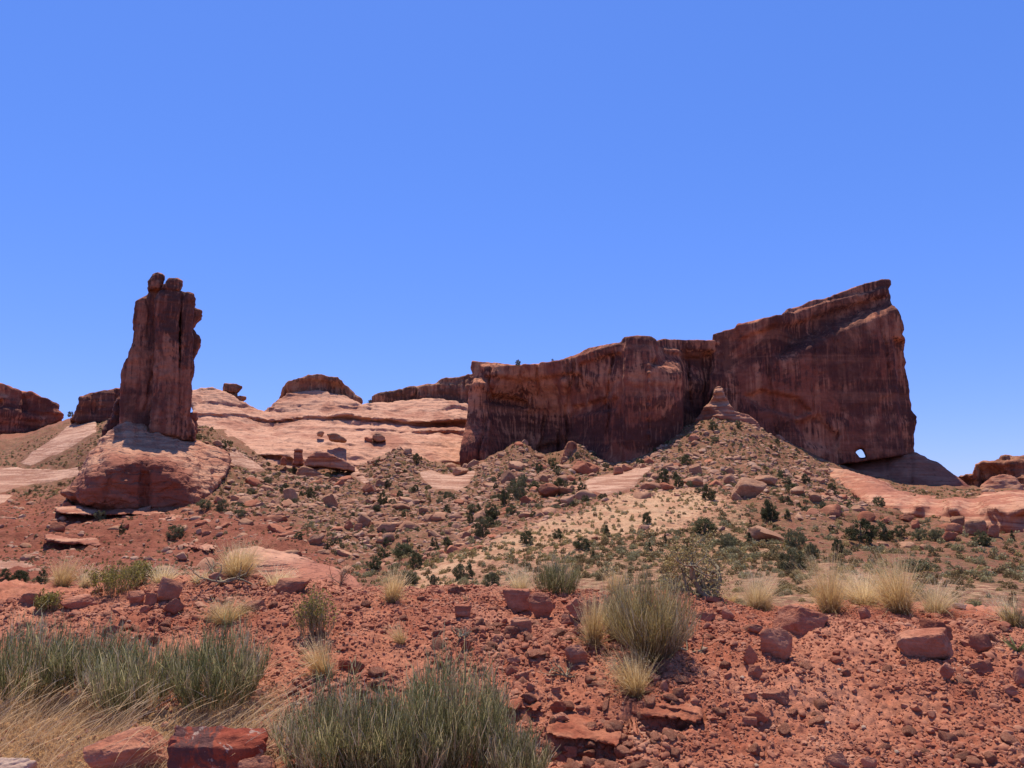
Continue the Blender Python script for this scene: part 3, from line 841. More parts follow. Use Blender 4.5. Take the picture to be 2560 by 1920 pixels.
# --- the high fin with the small arch
F0 = thing('rock_fin', 'high sandstone fin rising to a pointed right end, small arch through its foot', 'rock fin', at_base(2100, 300, 1150))
formation('fin_wall', 300, [(1760,1200,-17),(1768,1000,-15),(1778,920,-15),(1782,836,-14),(1800,829,-14),(1838,819,-13),(1844,809,-13),(1885,800,-11),(1925,793,-14),(1954,784,-13),(1971,773,-12),(2006,761,-10),(2024,751,-9),(2061,745,-7),(2102,729,-5),(2136,715,-3),(2174,703,-2),(2205,697,-1),(2226,694,0),(2231,699,0),(2228,712,0),(2223,719,0),(2229,738,0),(2239,753,0),(2255,782,0),(2264,805,1),(2265,822,1),(2259,832,1),(2264,848,2),(2264,874,2),(2269,905,3),(2265,915,3),(2275,949,3),(2278,984,3),(2285,1025,2),(2294,1039,2),(2293,1059,2),(2288,1080,2),(2288,1135,2),(2240,1142,-2),(2169,1152,-3),(2099,1162,-5),(2059,1168,-7),(2000,1200,-12),(1900,1200,-17)],
   relief=[(1800,950,-15),(1850,900,-12),(1850,1000,-13),(1950,900,-12),(1950,1000,-13),(1950,1080,-13),(2050,1000,-8),(2050,900,-7),(2050,1090,-8),(2150,900,-2),(2150,1000,-3),(2150,1080,-3),(2215,900,-1),(2220,1000,-1),(2225,1090,-1),(2100,820,-5),(2200,760,0),(2000,830,-9),(1900,1100,-16)],
   thick=26, round_=.9, h=.6, mat=M['fin'], panels=[
     ([(1950,893),(1985,872),(2045,840),(2095,812),(2155,785),(2218,758),(2290,735),(2290,640),(1990,640),(1960,800)], 9.0, 4.3),
     ([(1860,1000),(1900,985),(1990,1005),(2020,1035),(1990,1052),(1900,1030)], 2.6, 1.2),
     ([(1840,830),(1960,795),(2030,765),(2100,740),(2228,705),(2228,725),(2100,765),(1960,825),(1850,862)], -1.8, .9),
     ([(2238,845),(2300,845),(2300,1140),(2262,1140),(2254,1000),(2250,940)], 3.5, 1.2),
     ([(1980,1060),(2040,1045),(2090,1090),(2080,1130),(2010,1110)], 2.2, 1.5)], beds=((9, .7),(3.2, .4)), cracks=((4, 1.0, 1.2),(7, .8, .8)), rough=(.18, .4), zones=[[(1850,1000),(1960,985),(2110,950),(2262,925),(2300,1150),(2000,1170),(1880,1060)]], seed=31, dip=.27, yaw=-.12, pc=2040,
   hole=[(2138,1131,0),(2143,1126,0),(2151,1122,0),(2158,1123,0),(2163,1132,0),(2167,1146,0),(2150,1146,0)], parent=F0)
formation('fin_pedestal', 292, [(1990,1200,9),(2040,1166,8),(2099,1156,7),(2169,1146,7),(2238,1136,7),(2290,1129,8),(2319,1143,8),(2360,1163,8),(2395,1190,8),(2423,1213,6),(2442,1229,3),(2445,1252,-4),(2395,1262,-14),(2305,1262,-20),(2238,1250,-20),(2166,1220,-14),(2100,1210,-4)],
   relief=[(2200,1165,1),(2300,1180,-3),(2380,1215,-6),(2200,1190,-6),(2280,1215,-11),(2340,1230,-12),(2120,1175,-1)],
   thick=40, round_=2.5, h=.6, mat=M['pedestal'], beds=((6, .6),(2, .3)), cracks=((5, 1.2, .8),), rough=(.25, .5), seed=32, dip=.1, parent=F0)

# --- slickrock apron and benches
def struct(o): return tag(o, kind='structure')
struct(formation('slickrock_slope', 285, [(470,1110,20),(470,975,95),(529,970,98),(560,978,98),(600,1000,100),(640,1022,98),(661,1028,96),(690,1005,100),(720,985,104),(780,975,108),(830,980,106),(870,995,104),(905,1012,98),(930,1006,100),(980,1006,102),(1052,996,106),(1110,1000,106),(1180,1010,104),(1190,1100,50),(1180,1200,6),(1050,1200,0),(900,1215,0),(740,1210,0),(640,1190,0),(560,1140,4)],
   relief=[(700,1135,10),(700,1165,6),(780,1160,5),(860,1155,8),(920,1160,9),(1000,1150,12),(1080,1165,9),(640,1160,6),(560,1050,62),(520,1030,75),(640,1060,70),(640,1110,28),(700,1050,76),(700,1080,52),(700,1115,22),(800,1040,80),(800,1080,46),(820,1110,22),(760,1135,8),(860,1130,13),(900,1090,38),(900,1040,74),(930,1130,16),(1000,1040,78),(1000,1080,48),(1000,1115,25),(1080,1130,22),(1100,1080,52),(1100,1040,76),(1120,1160,12),(620,1140,10),(740,1165,2),(840,1165,3)],
   thick=30, round_=2, h=.85, mat=M['slick'], beds=((10, 9.0),(4.2, 7.0),(1.7, 3.0)), cracks=((8, 1.6, 1.5),), rough=(.8, .6), seed=41, dip=-.03, warp=6.))
struct(formation('slickrock_bench', 175, [(2020,1152,90),(2065,1164,80),(2123,1179,66),(2180,1196,56),(2238,1226,44),(2296,1241,38),(2354,1246,38),(2435,1244,44),(2461,1232,52),(2560,1225,56),(2800,1225,56),(2800,1345,-52),(2560,1345,-34),(2480,1325,-24),(2400,1315,-14),(2300,1295,-4),(2240,1290,2),(2180,1275,10),(2150,1255,22),(2110,1225,44),(2060,1190,66)],
   relief=[(2175,1252,12),(2200,1238,24),(2240,1258,5),(2300,1260,-1),(2380,1260,-9.5),(2480,1258,-20),(2560,1258,-28),(2240,1280,3),(2300,1280,-2.5),(2380,1290,-11),(2480,1290,-21.5),(2480,1315,-22.5),(2560,1290,-30),(2560,1320,-32),(2380,1249,14),(2480,1246,12),(2560,1244,10),(2700,1290,-44),(2700,1255,-42),(2130,1210,50)],
   thick=30, round_=1.2, h=.6, mat=M['bench'], beds=((5, .8),(2.0, .7)), cracks=((6, 1.2, .8),), rough=(.5, .4), seed=42, reg=3e-5))

# --- butte, ridge, far cliffs
tag(formation('rock_butte', 385, [(680,1040),(684,1010),(690,1000),(702,981),(706,964),(722,951),(745,944),(763,939),(768,935),(806,936),(846,941),(856,949),(868,962),(878,970),(892,982),(904,991),(909,999),(905,1015),(905,1040)],
   relief=[(806,1000,0),(806,960,3),(750,975,2),(860,985,2),(700,1000,4),(800,1030,-8),(700,1030,-6),(880,1030,-4)],
   thick=50, round_=2.0, h=.75, mat=M['cap'], beds=((5, 1.8),(2.0, .8)), cracks=((12, 1.6, 1.6),), rough=(.5, .5), seed=51, dip=-.03),
   'low flat-topped butte of streaked sandstone on the pale slickrock', 'butte')
tag(formation('rock_ridge', 400, [(929,1012),(929,991),(951,981),(971,976),(994,974),(1023,965),(1060,960),(1089,955),(1104,944),(1142,940),(1176,931),(1230,925),(1230,1030),(1165,1020),(1060,1010)],
   relief=[(1000,990,1),(1100,980,1)], thick=60, round_=1.6, h=.75, mat=M['cap'], beds=((6, 1.6),(2.2, .8)), cracks=((16, 1.5, 1.5),), rough=(.5, .5), seed=52, dip=.1),
   'long streaked sandstone rim sloping up to meet the left end of the dark cliff', 'ridge')
tag(formation('rock_cliff', 395, [(-160,1110),(-160,950),(0,958),(17,961),(43,974),(78,978),(101,988),(130,1000),(149,1008),(151,1018),(142,1023),(152,1030),(160,1036),(158,1048),(110,1070),(72,1085),(0,1105)],
   relief=[(0,1030,-3),(60,1030,0),(110,1035,4),(-60,1030,-3),(40,1075,-4)], thick=60, round_=1.8, h=.75, mat=M['cliff'], beds=((8, 1.8),(2.6, 1.2)), cracks=((12, 2.0, 2.6),), rough=(.6, .5), seed=53, dip=-.08),
   'dark ragged cliff at the far left edge, its top falling to the right', 'cliff')
tag(formation('rock_cliff', 345, [(176,1050),(190,1022),(200,1008),(197,996),(214,989),(252,977),(298,970),(340,968),(340,1110),(250,1110),(225,1090),(205,1060)],
   relief=[(230,1030,0),(280,1030,-2)], thick=50, round_=1.6, h=.65, mat=M['cliff'], beds=((6, 1.5),(2.4, 1.2)), cracks=((7, 1.8, 2.0),), rough=(.6, .5), seed=54, dip=.05),
   'short dark cliff behind the left side of the tall pillar', 'cliff')
tag(formation('slickrock_fin', 335, [(40,1165,-6),(90,1125,-3),(121,1105,0),(171,1066,3),(210,1045,5),(238,1036,6),(246,1060,4),(240,1090,1),(190,1125,-4),(145,1148,-8),(75,1175,-10)],
   relief=[(160,1105,-4),(200,1075,0)], thick=16, round_=2.0, h=.6, mat=M['slick'], beds=((4, 1.2),(1.8, .8)), rough=(.5, .4), seed=55, dip=.2),
   'pale rounded tongue of slickrock running downhill left of the dome', 'slickrock ridge')
H0_ = thing('rock_hoodoo', 'mushroom shaped rock with flat leaning cap, right of the tall pillar', 'hoodoo', at_base(575, 372, 1000))
formation('neck', 372, [(558,1010),(560,990),(560,976),(592,978),(594,990),(598,1010)], thick=9, round_=1., h=.4, mat=M['cap'], beds=((2.5, .6),), rough=(.3, .3), seed=56, parent=H0_)
formation('cap', 371, [(556,976),(557,966),(559,957),(578,956),(592,960),(607,965),(600,973),(592,980),(575,982)], thick=9, round_=1., h=.4, mat=M['cap'], beds=((2, .5),), rough=(.3, .3), seed=57, parent=H0_)
formation('ledge', 371, [(588,990),(604,988),(617,992),(610,999),(602,1004),(590,1004)], thick=8, round_=.8, h=.4, mat=M['cap'], beds=((2, .5),), rough=(.3, .3), seed=58, parent=H0_)
# right far rocks
tag(formation('rock_outcrop', 300, [(2380,1215),(2396,1188),(2430,1184),(2438,1160),(2455,1154),(2470,1151),(2500,1148),(2503,1139),(2525,1136),(2532,1142),(2560,1139),(2640,1132),(2800,1128),(2800,1240),(2430,1240)],
   relief=[(2410,1200,6),(2450,1190,3),(2490,1185,4),(2505,1170,-1),(2540,1180,-3),(2640,1180,-4)], thick=40, round_=1.5, h=.55, mat=M['cap'], beds=((5, 1.5),(2, 1.0)), cracks=((6, 1.4, 2.2),), rough=(.6, .4), seed=61, dip=.05),
   'blocky layered outcrop at the far right edge under open sky', 'outcrop')
tag(formation('rock_outcrop', 262, [(2440,1240,2),(2452,1213,2),(2475,1196,3),(2499,1186,4),(2525,1188,4),(2541,1197,3),(2556,1215,2),(2560,1240,0)],
   thick=16, round_=2.0, h=.4, mat=M['bench'], beds=((3, .8),(1.2, .5)), rough=(.4, .3), seed=62),
   'small rounded red outcrop in front of the blocky outcrop at far right', 'outcrop')
#@@SCATTER
# ------------------------------------------------------------------ loose stones
def ico(sub):
    bm = bmesh.new()
    bmesh.ops.create_icosphere(bm, subdivisions=sub, radius=1)
    V = np.array([v.co[:] for v in bm.verts]); F = np.array([[v.index for v in f.verts] for f in bm.faces])
    bm.free()
    return V, F
ICO = {k: ico(k) for k in (1, 2, 3, 4, 5)}

def rot(ax, ay, az):
    return np.array(Matrix.Rotation(az, 3, 'Z') @ Matrix.Rotation(ay, 3, 'Y') @ Matrix.Rotation(ax, 3, 'X'))

def rock_shape(seed, sub=3, planes=14, wear=0.03, soft=9., flat=1.0, turn=.8):
    """a broken block: random cleavage planes, edges slightly worn; fills the box -1..1"""
    g = np.random.default_rng(seed)
    D, F = ICO[sub]
    n = g.normal(size=(planes, 3)); n[:, 2] *= flat
    n /= np.linalg.norm(n, axis=1, keepdims=True)
    ax = np.vstack([np.eye(3), -np.eye(3)]) + g.normal(size=(6, 3)) * .16
    ax /= np.linalg.norm(ax, axis=1, keepdims=True)
    n = np.vstack([n, ax]); d = np.r_[g.uniform(.8, 1.15, planes), g.uniform(.72, .95, 6)]
    c = np.maximum(D @ n.T, 1e-3) / d
    r = 1 / (c ** (soft * 2)).sum(1) ** (1 / (soft * 2))
    V = D * r[:, None]
    V = V @ rot(*g.uniform(-turn, turn, 3)).T
    o = g.uniform(-50, 50, 3)
    V = V * (1 + wear * fbm(V[:, 0] * 1.6 + o[0], V[:, 1] * 1.6 + o[1], V[:, 2] * 1.6 + o[2], 5, .6)[:, None])
    if sub >= 4:   # chipped edges and hollows
        ch = np.clip(pn(V[:, 0] * 3.1 + o[2], V[:, 1] * 3.1, V[:, 2] * 3.1 + o[0]) - .25, 0, 1) + .5 * np.clip(pn(V[:, 0] * 7.1 + o[2], V[:, 1] * 7.1, V[:, 2] * 7.1 + o[0]) - .3, 0, 1)
        V = V * (1 - wear * 3.0 * ch)[:, None]
    lo, hi = V.min(0), V.max(0)
    return (V - (lo + hi) / 2) / ((hi - lo) / 2), F

M['boulder'] = mat_stone('hill_boulder', (0.32, 0.165, 0.115), (0.40, 0.235, 0.17), (0.50, 0.33, 0.255), .35, .4, .2)
M['boulder_red'] = mat_stone('red_boulder', (0.32, 0.115, 0.075), (0.38, 0.17, 0.115), (0.44, 0.24, 0.175), .35, .4, .2)
M['stone'] = mat_stone('bank_stone', (0.34, 0.135, 0.095), (0.44, 0.212, 0.155), (0.53, 0.31, 0.245), 3.0, .45, .03)
M['block'] = mat_stone('lichen_block', (0.27, 0.065, 0.045), (0.33, 0.095, 0.062), (0.42, 0.16, 0.11), 3.0, .3, .02, lichen=.85)
M['pale'] = mat_stone('pale_stone', (0.52, 0.40, 0.35), (0.46, 0.33, 0.29), (0.62, 0.54, 0.50), 6.0, .3, .006)
M['ledge'] = mat_stone('ledge_rock', (0.27, 0.085, 0.055), (0.36, 0.145, 0.095), (0.42, 0.20, 0.14), 4.0, .6, .02)

def box_rock(name, box, label, cat, seed, mat, near=True, group=None, planes=12, tilt=0.0, soft=9., sub=None, sink=.12, depth=.55, wear=.055):
    """one rock standing on the ground where the picture shows it: box = its left, top, right, bottom pixels"""
    x0, y0, x1, y1 = box
    P, ok = (hitb if near else hit)([(x0 + x1) / 2], [y1])
    if not ok[0]:
        return None
    p = P[0]; Y = p[1]
    w = (x1 - x0) / FPX * Y / cP; h = (y1 - y0) / FPX * Y / cP
    V, F = rock_shape(seed, sub or (5 if near else 3), planes, wear, soft * 1.05, turn=.35 if planes < 7 else .8)
    V = V @ rot(0, tilt, 0).T
    lo, hi = V.min(0), V.max(0); V = (V - (lo + hi) / 2) / ((hi - lo) / 2)
    az = math.atan2(p[0], p[1])
    Rz = rot(0, 0, -az).T
    d = w * depth if depth < .4 else max(w * depth, h * .6)
    top = y0
    for _ in range(4):      # its depth shows above its front face: fit the height to what is seen
        Q = (V * [w / 2, d / 2, h / 2 * (1 + sink)]) @ Rz
        base = p + np.array([math.sin(az), math.cos(az), 0]) * d * .42
        base[2] = p[2] - h * sink
        Q[:, 2] -= Q[:, 2].min()
        qx, qy = project(Q + base)
        err = (y1 - top) / max(y1 - qy.min(), 4)
        h *= min(max(err, .6), 1.5); d *= min(max(err ** .5, .75), 1.2)
        w *= (x1 - x0) / (qx.max() - qx.min())
    o = link(name, make_mesh(name, Q, F, mat, True, None, 30), base)
    return tag(o, label, cat, group)

NEAR = [
 # box, label, seed, planes, tilt
 ((413,1812,668,1990),'dark red block with grey lichen patches on its front, bottom edge left of centre',3,5,.10,'block',14.),
 ((205,1815,425,1930),'smooth orange red slab in dry grass beside the lichen block',21,6,-.30,'stone',9.),
 ((-80,1893,92,1980),'pale pinkish grey rock cut by the bottom left corner',5,8,0,'pale',8.),
 ((590,1888,690,1990),'small red rock leaning on the lichen block at the bottom edge',6,9,.2,'stone',8.),
 ((1256,1471,1326,1531),'rounded upright red boulder on the crest below the grey green bush',7,6,.1,'stone',7.),
 ((1316,1480,1384,1546),'angular cracked red rock leaning against the rounded crest boulder',8,14,.2,'stone',10.),
 ((1270,1541,1330,1584),'square red block just below the pair of crest boulders',9,5,.08,'stone',12.),
 ((1412,1612,1471,1660),'pointed red rock with dark shadow under it, left of the big pale green bush',10,9,-.25,'stone',10.),
 ((1415,1492,1470,1552),'tall red boulder partly behind the narrow golden tuft',11,8,.3,'stone',8.),
 ((1465,1496,1500,1535),'reddish boulder between the narrow golden tuft and the pale green bush',12,8,0,'stone',8.),
 ((1402,1534,1440,1566),'brownish rock under the tall red boulder by the narrow golden tuft',13,9,0,'stone',8.),
 ((1932,1510,2073,1590),'largest pitted boulder on the right crest, in front of tall golden grass',64,9,.05,'stone',6.),
 ((1902,1567,1984,1650),'rounded red boulder split by a crack, below the largest crest boulder',15,9,-.1,'stone',7.),
 ((2240,1568,2386,1646),'long red boulder with smooth shaded face on the open right slope',16,6,-.2,'stone',8.),
 ((2300,1546,2386,1610),'layered red boulder behind the long smooth one on the right slope',17,8,-.1,'ledge',9.),
 ((2423,1583,2484,1636),'wedge shaped red rock right of the long smooth boulder',18,7,.5,'stone',12.),
 ((2423,1648,2491,1688),'flat pinkish slab propped over a dark gap near the right edge',19,6,.12,'stone',13.),
 ((2350,1655,2388,1698),'upright broken red rock left of the propped slab',20,10,.2,'stone',11.),
 ((1858,1612,1896,1666),'thin tilted reddish slab standing left of the split boulder',22,5,.25,'stone',13.),
 ((1870,1661,1908,1698),'reddish rock just below the thin tilted slab',23,8,-.4,'stone',11.),
 ((1905,1724,1977,1758),'flat topped tan red slab on the lower right slope',24,5,.06,'stone',14.),
 ((1867,1758,1928,1808),'log shaped dark red rock below the flat topped slab',25,6,.65,'ledge',10.),
 ((1857,1728,1895,1752),'thin pale red flake beside the flat topped slab',26,6,.1,'stone',12.),
 ((1855,1790,1894,1812),'flat pale red flake below the log shaped rock',27,6,.15,'stone',12.),
 ((386,1441,457,1506),'upright pointed red block on the left crest near the yellow green bush',28,6,.15,'stone',12.),
 ((405,1495,460,1540),'broken red rock below the pointed block on the left crest',29,11,.2,'stone',11.),
 ((318,1475,360,1512),'squat red rock under the yellow green bush on the left crest',35,9,0,'stone',10.),
 ((360,1480,392,1515),'red rock wedged against the left side of the pointed block',36,9,0,'stone',10.),
 ((148,1484,243,1524),'wide dark red rock left of the yellow green bush base',30,9,.05,'stone',9.),
 ((40,1474,103,1510),'dark red rock on the crest at far left',31,9,.1,'stone',9.),
 ((250,1562,299,1590),'small dark red rock above the left grey green bushes',32,9,0,'stone',10.),
 ((845,1650,880,1676),'left half of the split red rock in the middle of the bank',33,7,.3,'ledge',12.),
 ((870,1650,912,1685),'right half of the split red rock in the middle of the bank',34,7,-.3,'ledge',12.),
 ((1136,1510,1179,1548),'pale red triangular slab lying on the middle gravel',37,5,.4,'stone',13.),
 ((686,1444,777,1484),'smooth pale red slab on the crest in front of the sloping bedrock',38,5,.12,'stone',9.),
 ((595,1500,664,1530),'reddish rock right of the spreading golden tuft on the left crest',39,8,0,'stone',9.),
 ((520,1430,560,1455),'dark red rock at the left foot of the lush golden tuft',40,8,.2,'stone',9.),
 ((1150,1600,1181,1628),'dark rock with orange sunlit side above the big grey green bushes',41,6,.1,'ledge',12.),
 ((1375,1752,1420,1784),'dark red lumpy rock above the overhanging ledge',42,9,0,'ledge',9.),
 ((1374,1780,1425,1808),'rounded red rock resting on the left end of the overhanging ledge',43,8,.1,'stone',8.),
 ((1401,1864,1444,1898),'angular red rock in front of the hollow under the ledge',44,7,.2,'stone',12.),
 ((2058,1880,2124,1925),'dark red lumpy rock at the bottom edge right of centre',45,11,.1,'stone',9.),
 ((2152,1890,2195,1925),'second dark red rock at the bottom edge, right of the lumpy one',46,10,0,'stone',9.),
 ((2533,1664,2580,1716),'reddish rock cut by the right edge of the slope',47,8,.1,'stone',9.),
 ((2503,1710,2548,1740),'broken reddish rock just below the one cut by the right edge',48,10,0,'stone',9.),
 ((1265,1640,1302,1662),'pale red rounded stone right of the big grey green bush',49,7,.1,'stone',7.),
 ((1263,1660,1296,1688),'dark red stone under the pale rounded stone',50,8,.2,'stone',10.),
 ((1285,1678,1325,1702),'flat reddish stone right of the dark red stone',51,7,.1,'stone',10.),
 ((1314,1706,1338,1730),'cube shaped dark red stone on the middle gravel',52,5,.1,'stone',13.),
 ((1375,1715,1402,1735),'pale reddish stone above the dark rock hollow',53,8,0,'stone',9.),
 ((1430,1565,1455,1590),'red stone in shade at the foot of the narrow golden tuft',54,8,0,'stone',9.),
 ((1650,1700,1672,1730),'upright red stone at the root of the big pale green bush',55,8,.2,'stone',9.),
 ((1735,1528,1790,1552),'flat pale slab on the crest right of the pale green bush',56,5,.05,'stone',12.),
 ((1756,1490,1800,1506),'pinkish slab at the foot of the dead twisted shrub',57,5,.05,'stone',12.),
 ((1805,1522,1838,1552),'dark red stone on the crest between the dead shrub and largest boulder',58,9,.2,'stone',10.),
 ((1870,1560,1908,1584),'greyish red flat stone above the split boulder',59,7,0,'stone',9.),
 ((2146,1516,2180,1552),'dark red stone between the two tall golden tufts',60,9,.1,'stone',10.),
 ((2380,1506,2418,1522),'pale flat rock on the far right crest',61,7,0,'pale',9.),
]
for k, (bx, lab, sd, pl, ti, mt, so) in enumerate(NEAR):
    box_rock('rock', bx, lab, 'rock', 100 + sd, M[mt], True, None, pl, ti, so, depth=.28 if mt == 'block' else .39)

HILL = [
 ((770,1335,813,1363),'large tan boulder low on the red slope, right of the lush golden tuft',1,''),
 ((709,1374,756,1404),'flat topped tan boulder just above the sloping bedrock',2,''),
 ((439,1379,468,1402),'grey boulder alone on the left red slope above the golden tufts',3,''),
 ((489,1320,506,1336),'white rounded boulder on the left red slope below the dome',4,'p'),
 ((706,1219,744,1252),'leaning tan slab below the biggest overhanging boulder',5,''),
 ((806,1233,845,1270),'long tilted tan slab in the rubble bowl',6,''),
 ((892,1284,928,1316),'rounded reddish boulder topping a pile in the rubble bowl',7,''),
 ((860,1301,884,1325),'blocky reddish boulder left of the rounded one in the pile',8,'r'),
 ((884,1308,906,1330),'dark reddish boulder at the foot of the rubble pile',9,'r'),
 ((955,1330,987,1357),'pale round boulder at the bottom of the rubble bowl',10,'p'),
 ((973,1304,1010,1322),'leaf shaped tan slab leaning in the rubble bowl',11,''),
 ((905,1209,935,1235),'reddish boulder high in the rubble bowl',12,'r'),
 ((926,1258,952,1278),'pale boulder beside dark junipers in the rubble bowl',13,'p'),
 ((1155,1329,1178,1348),'pale boulder beside the grey bush at the edge of the sand',14,'p'),
 ((1131,1167,1172,1189),'flat brown boulder at the left foot of the dark cliff',15,''),
 ((1251,1174,1290,1209),'tan boulder with flat face on the left rubble cone',16,''),
 ((1428,1152,1481,1187),'big reddish boulder on the second rubble cone',17,'r'),
 ((1469,1164,1498,1184),'reddish boulder right of the big one on the second cone',18,'r'),
 ((1345,1207,1403,1245),'big dark red boulder in the gully between the cones',19,'r'),
 ((1299,1239,1333,1262),'dark red boulder at the lower end of the gully',20,'r'),
 ((1400,1240,1434,1264),'tan block in the gully beside the bare slab',21,''),
 ((1533,1164,1559,1187),'dark boulder at the top of the bare sunlit slab',22,'r'),
 ((1555,1160,1582,1178),'round brown boulder at the top of the bare sunlit slab',32,'r'),
 ((1605,1141,1637,1161),'flat reddish boulder on the left shoulder of the tall cone',23,'r'),
 ((1645,1206,1686,1226),'reddish lens shaped boulder at the top edge of the sand',24,'r'),
 ((1721,1158,1756,1187),'pale tan block in the middle of the tall cone',25,''),
 ((1706,1190,1759,1216),'tan block just above the dense juniper on the cone',26,''),
 ((1828,1193,1918,1244),'largest cracked tan boulder on the tall cone above the sand',27,''),
 ((1885,1187,1945,1212),'long flat boulder right of the largest cracked one',28,''),
 ((1812,1164,1838,1189),'rounded tan boulder high on the tall cone',29,''),
 ((1809,1184,1838,1212),'tan boulder just left of the largest cracked one',30,''),
 ((2020,1230,2055,1256),'grey brown boulder on the right shoulder of the tall cone',31,''),
 ((2246,1285,2289,1305),'pink slab beneath the right hand bench',33,'r'),
 ((2205,1291,2229,1308),'reddish rock behind the spreading dark juniper',34,'r'),
 ((2362,1307,2408,1334),'dark reddish boulder in the rockfall below the bench',35,'r'),
 ((2376,1290,2414,1317),'upper leaning block of the rockfall below the bench',36,''),
 ((2411,1297,2472,1340),'largest block of the rockfall below the bench',37,''),
 ((2354,1328,2398,1352),'long low slab in front of the rockfall below the bench',38,'r'),
 ((2278,1299,2301,1323),'reddish boulder left of the rockfall below the bench',39,'r'),
 ((2470,1310,2500,1345),'reddish block at the right end of the rockfall',40,'r'),
 ((1478,1340,1496,1350),'small tan rock by the conical juniper on the sand',41,''),
 ((1720,1084,1752,1104),'reddish rock near the top of the tall cone',42,'r'),
 ((1008,1120,1030,1136),'grey rock on the peak of the leftmost small cone',43,''),
 ((480,1235,505,1258),'rounded boulder at the right foot of the dome',44,'r'),
 ((533,1240,556,1258),'reddish boulder right of the dome foot',45,'r'),
 ((120,1305,165,1330),'flat dark slab on the left red slope',46,'r'),
]
for bx, lab, sd, c in HILL:
    box_rock('boulder', bx, lab, 'boulder', 300 + sd, M['boulder_red'] if c == 'r' else M['pale_hill'] if c == 'p' and 'pale_hill' in M else M['boulder'], False, None, 7 + sd % 5, ((sd * 37) % 10 - 5) * .05, 9., 4, .15)

# rocks and hoodoos resting on the bare slickrock
def small_form(name, label, cat, Y0, ol, mat, thick, seed, beds=((1.6, .4),), h=.28, round_=.8, rough=(.3, .25), relief=()):
    return tag(formation(name, Y0, ol, relief, thick=thick, round_=round_, h=h, mat=mat, beds=beds, rough=rough, seed=seed), label, cat)
small_form('boulder', 'biggest overhanging boulder of the rubble, with a dark streaked front face', 'boulder', 262,
   [(737,1212),(739,1193),(744,1171),(762,1164),(790,1174),(813,1192),(808,1218),(790,1212),(765,1207)], M['boulder'], 11, 71)
small_form('boulder', 'grey overhanging rock perched on the lip of the slickrock', 'boulder', 292,
   [(818,1084),(835,1082),(850,1087),(868,1100),(860,1104),(830,1101),(822,1096)], M['boulder'], 9, 72)
small_form('boulder', 'small pale boulder alone on the slickrock', 'boulder', 307, [(793,1079),(805,1076),(810,1080),(805,1090),(794,1088)], M['boulder'], 5, 73)
small_form('boulder', 'round grey boulder sitting on the slickrock, a slab at its left', 'boulder', 312, [(932,1088),(937,1083),(952,1083),(962,1091),(965,1101),(945,1104),(933,1100)], M['boulder'], 7, 74)
small_form('boulder', 'dark slab left of the round grey slickrock boulder', 'boulder', 311, [(911,1094),(920,1091),(932,1095),(930,1105),(916,1103)], M['boulder_red'], 5, 75)
hd = thing('rock_hoodoo', 'small red hoodoo with a flat round cap below the slickrock', 'hoodoo', at_base(746, 268, 1160))
formation('neck', 268, [(729,1162),(735,1146),(737,1128),(753,1128),(757,1145),(762,1162)], thick=7, round_=1., h=.28, mat=M['bench'], beds=((1.6, .4),), rough=(.3, .2), seed=76, parent=hd)
formation('cap', 267.5, [(736,1129),(736,1121),(745,1118),(755,1122),(756,1129)], thick=7, round_=.8, h=.28, mat=M['bench'], beds=((1.6, .3),), rough=(.2, .2), seed=77, parent=hd)
small_form('rock_hoodoo', 'short red knob left of the small capped hoodoo', 'hoodoo', 266, [(701,1162),(703,1146),(710,1141),(716,1147),(717,1162)], M['bench'], 6, 78)
small_form('rock_mound', 'low layered red mound right of the small capped hoodoo', 'rock mound', 266,
   [(757,1168),(768,1142),(790,1128),(815,1130),(845,1142),(868,1154),(886,1166),(888,1178),(850,1172),(800,1166)], M['bench'], 14, 79, ((2.2, .9), (1.0, .5)))
small_form('rock_pinnacle', 'small stepped pinnacle where cliff and fin meet, above the tall cone', 'pinnacle', 282,
   [(1730,1062),(1742,1046),(1762,1018),(1772,1004),(1783,992),(1786,968),(1797,962),(1806,968),(1810,986),(1824,1006),(1836,1026),(1870,1036),(1895,1055),(1905,1080),(1860,1075),(1800,1060)], M['bench'], 14, 80, ((2.2, 1.3), (1.0, .8)), .35, .7,
   relief=[(1800,1045,-4),(1790,1000,1)])
small_form('rock_mound', 'sunlit knob at the foot of the cliff between the two smaller cones', 'rock mound', 268,
   [(1405,1150),(1413,1118),(1420,1104),(1430,1100),(1441,1108),(1443,1125),(1448,1150)], M['cliff'], 9, 81, ((2, .5),), .35, 1.2)

def ledge(label, ol, seed, proud=1.7, thick=5):
    pts, _ = hit([q[0] for q in ol], [q[1] for q in ol])
    Y = float(np.median(pts[:, 1])); low = np.median([q[1] for q in ol])
    o3 = [(q[0], q[1], pts[k, 1] - Y - (proud if q[1] < low else proud * 2.6)) for k, q in enumerate(ol)]
    o = formation('rock_ledge', Y, o3, thick=thick, round_=.35, h=.26, mat=M['bench'], beds=((1.2, .8), (.6, .4)), cracks=((10, .6, .8),), rough=(.3, .2), seed=seed, reg=1e-5)
    return tag(o, label, 'rock ledge')
ledge('long thin overhanging ledge below the front of the dome', [(133,1268),(180,1264),(250,1269),(330,1272),(365,1275),(420,1286),(490,1291),(541,1297),(535,1305),(470,1304),(410,1303),(370,1292),(330,1286),(250,1288),(190,1286),(140,1280)], 91)
ledge('broken red ledge halfway down the left red slope', [(110,1339),(135,1341),(175,1348),(230,1344),(298,1348),(296,1358),(240,1368),(200,1360),(150,1357),(112,1350)], 92)
ledge('short red ledge right of the broken ledge on the left slope', [(451,1362),(480,1358),(510,1360),(541,1370),(520,1379),(480,1376),(455,1370)], 93)

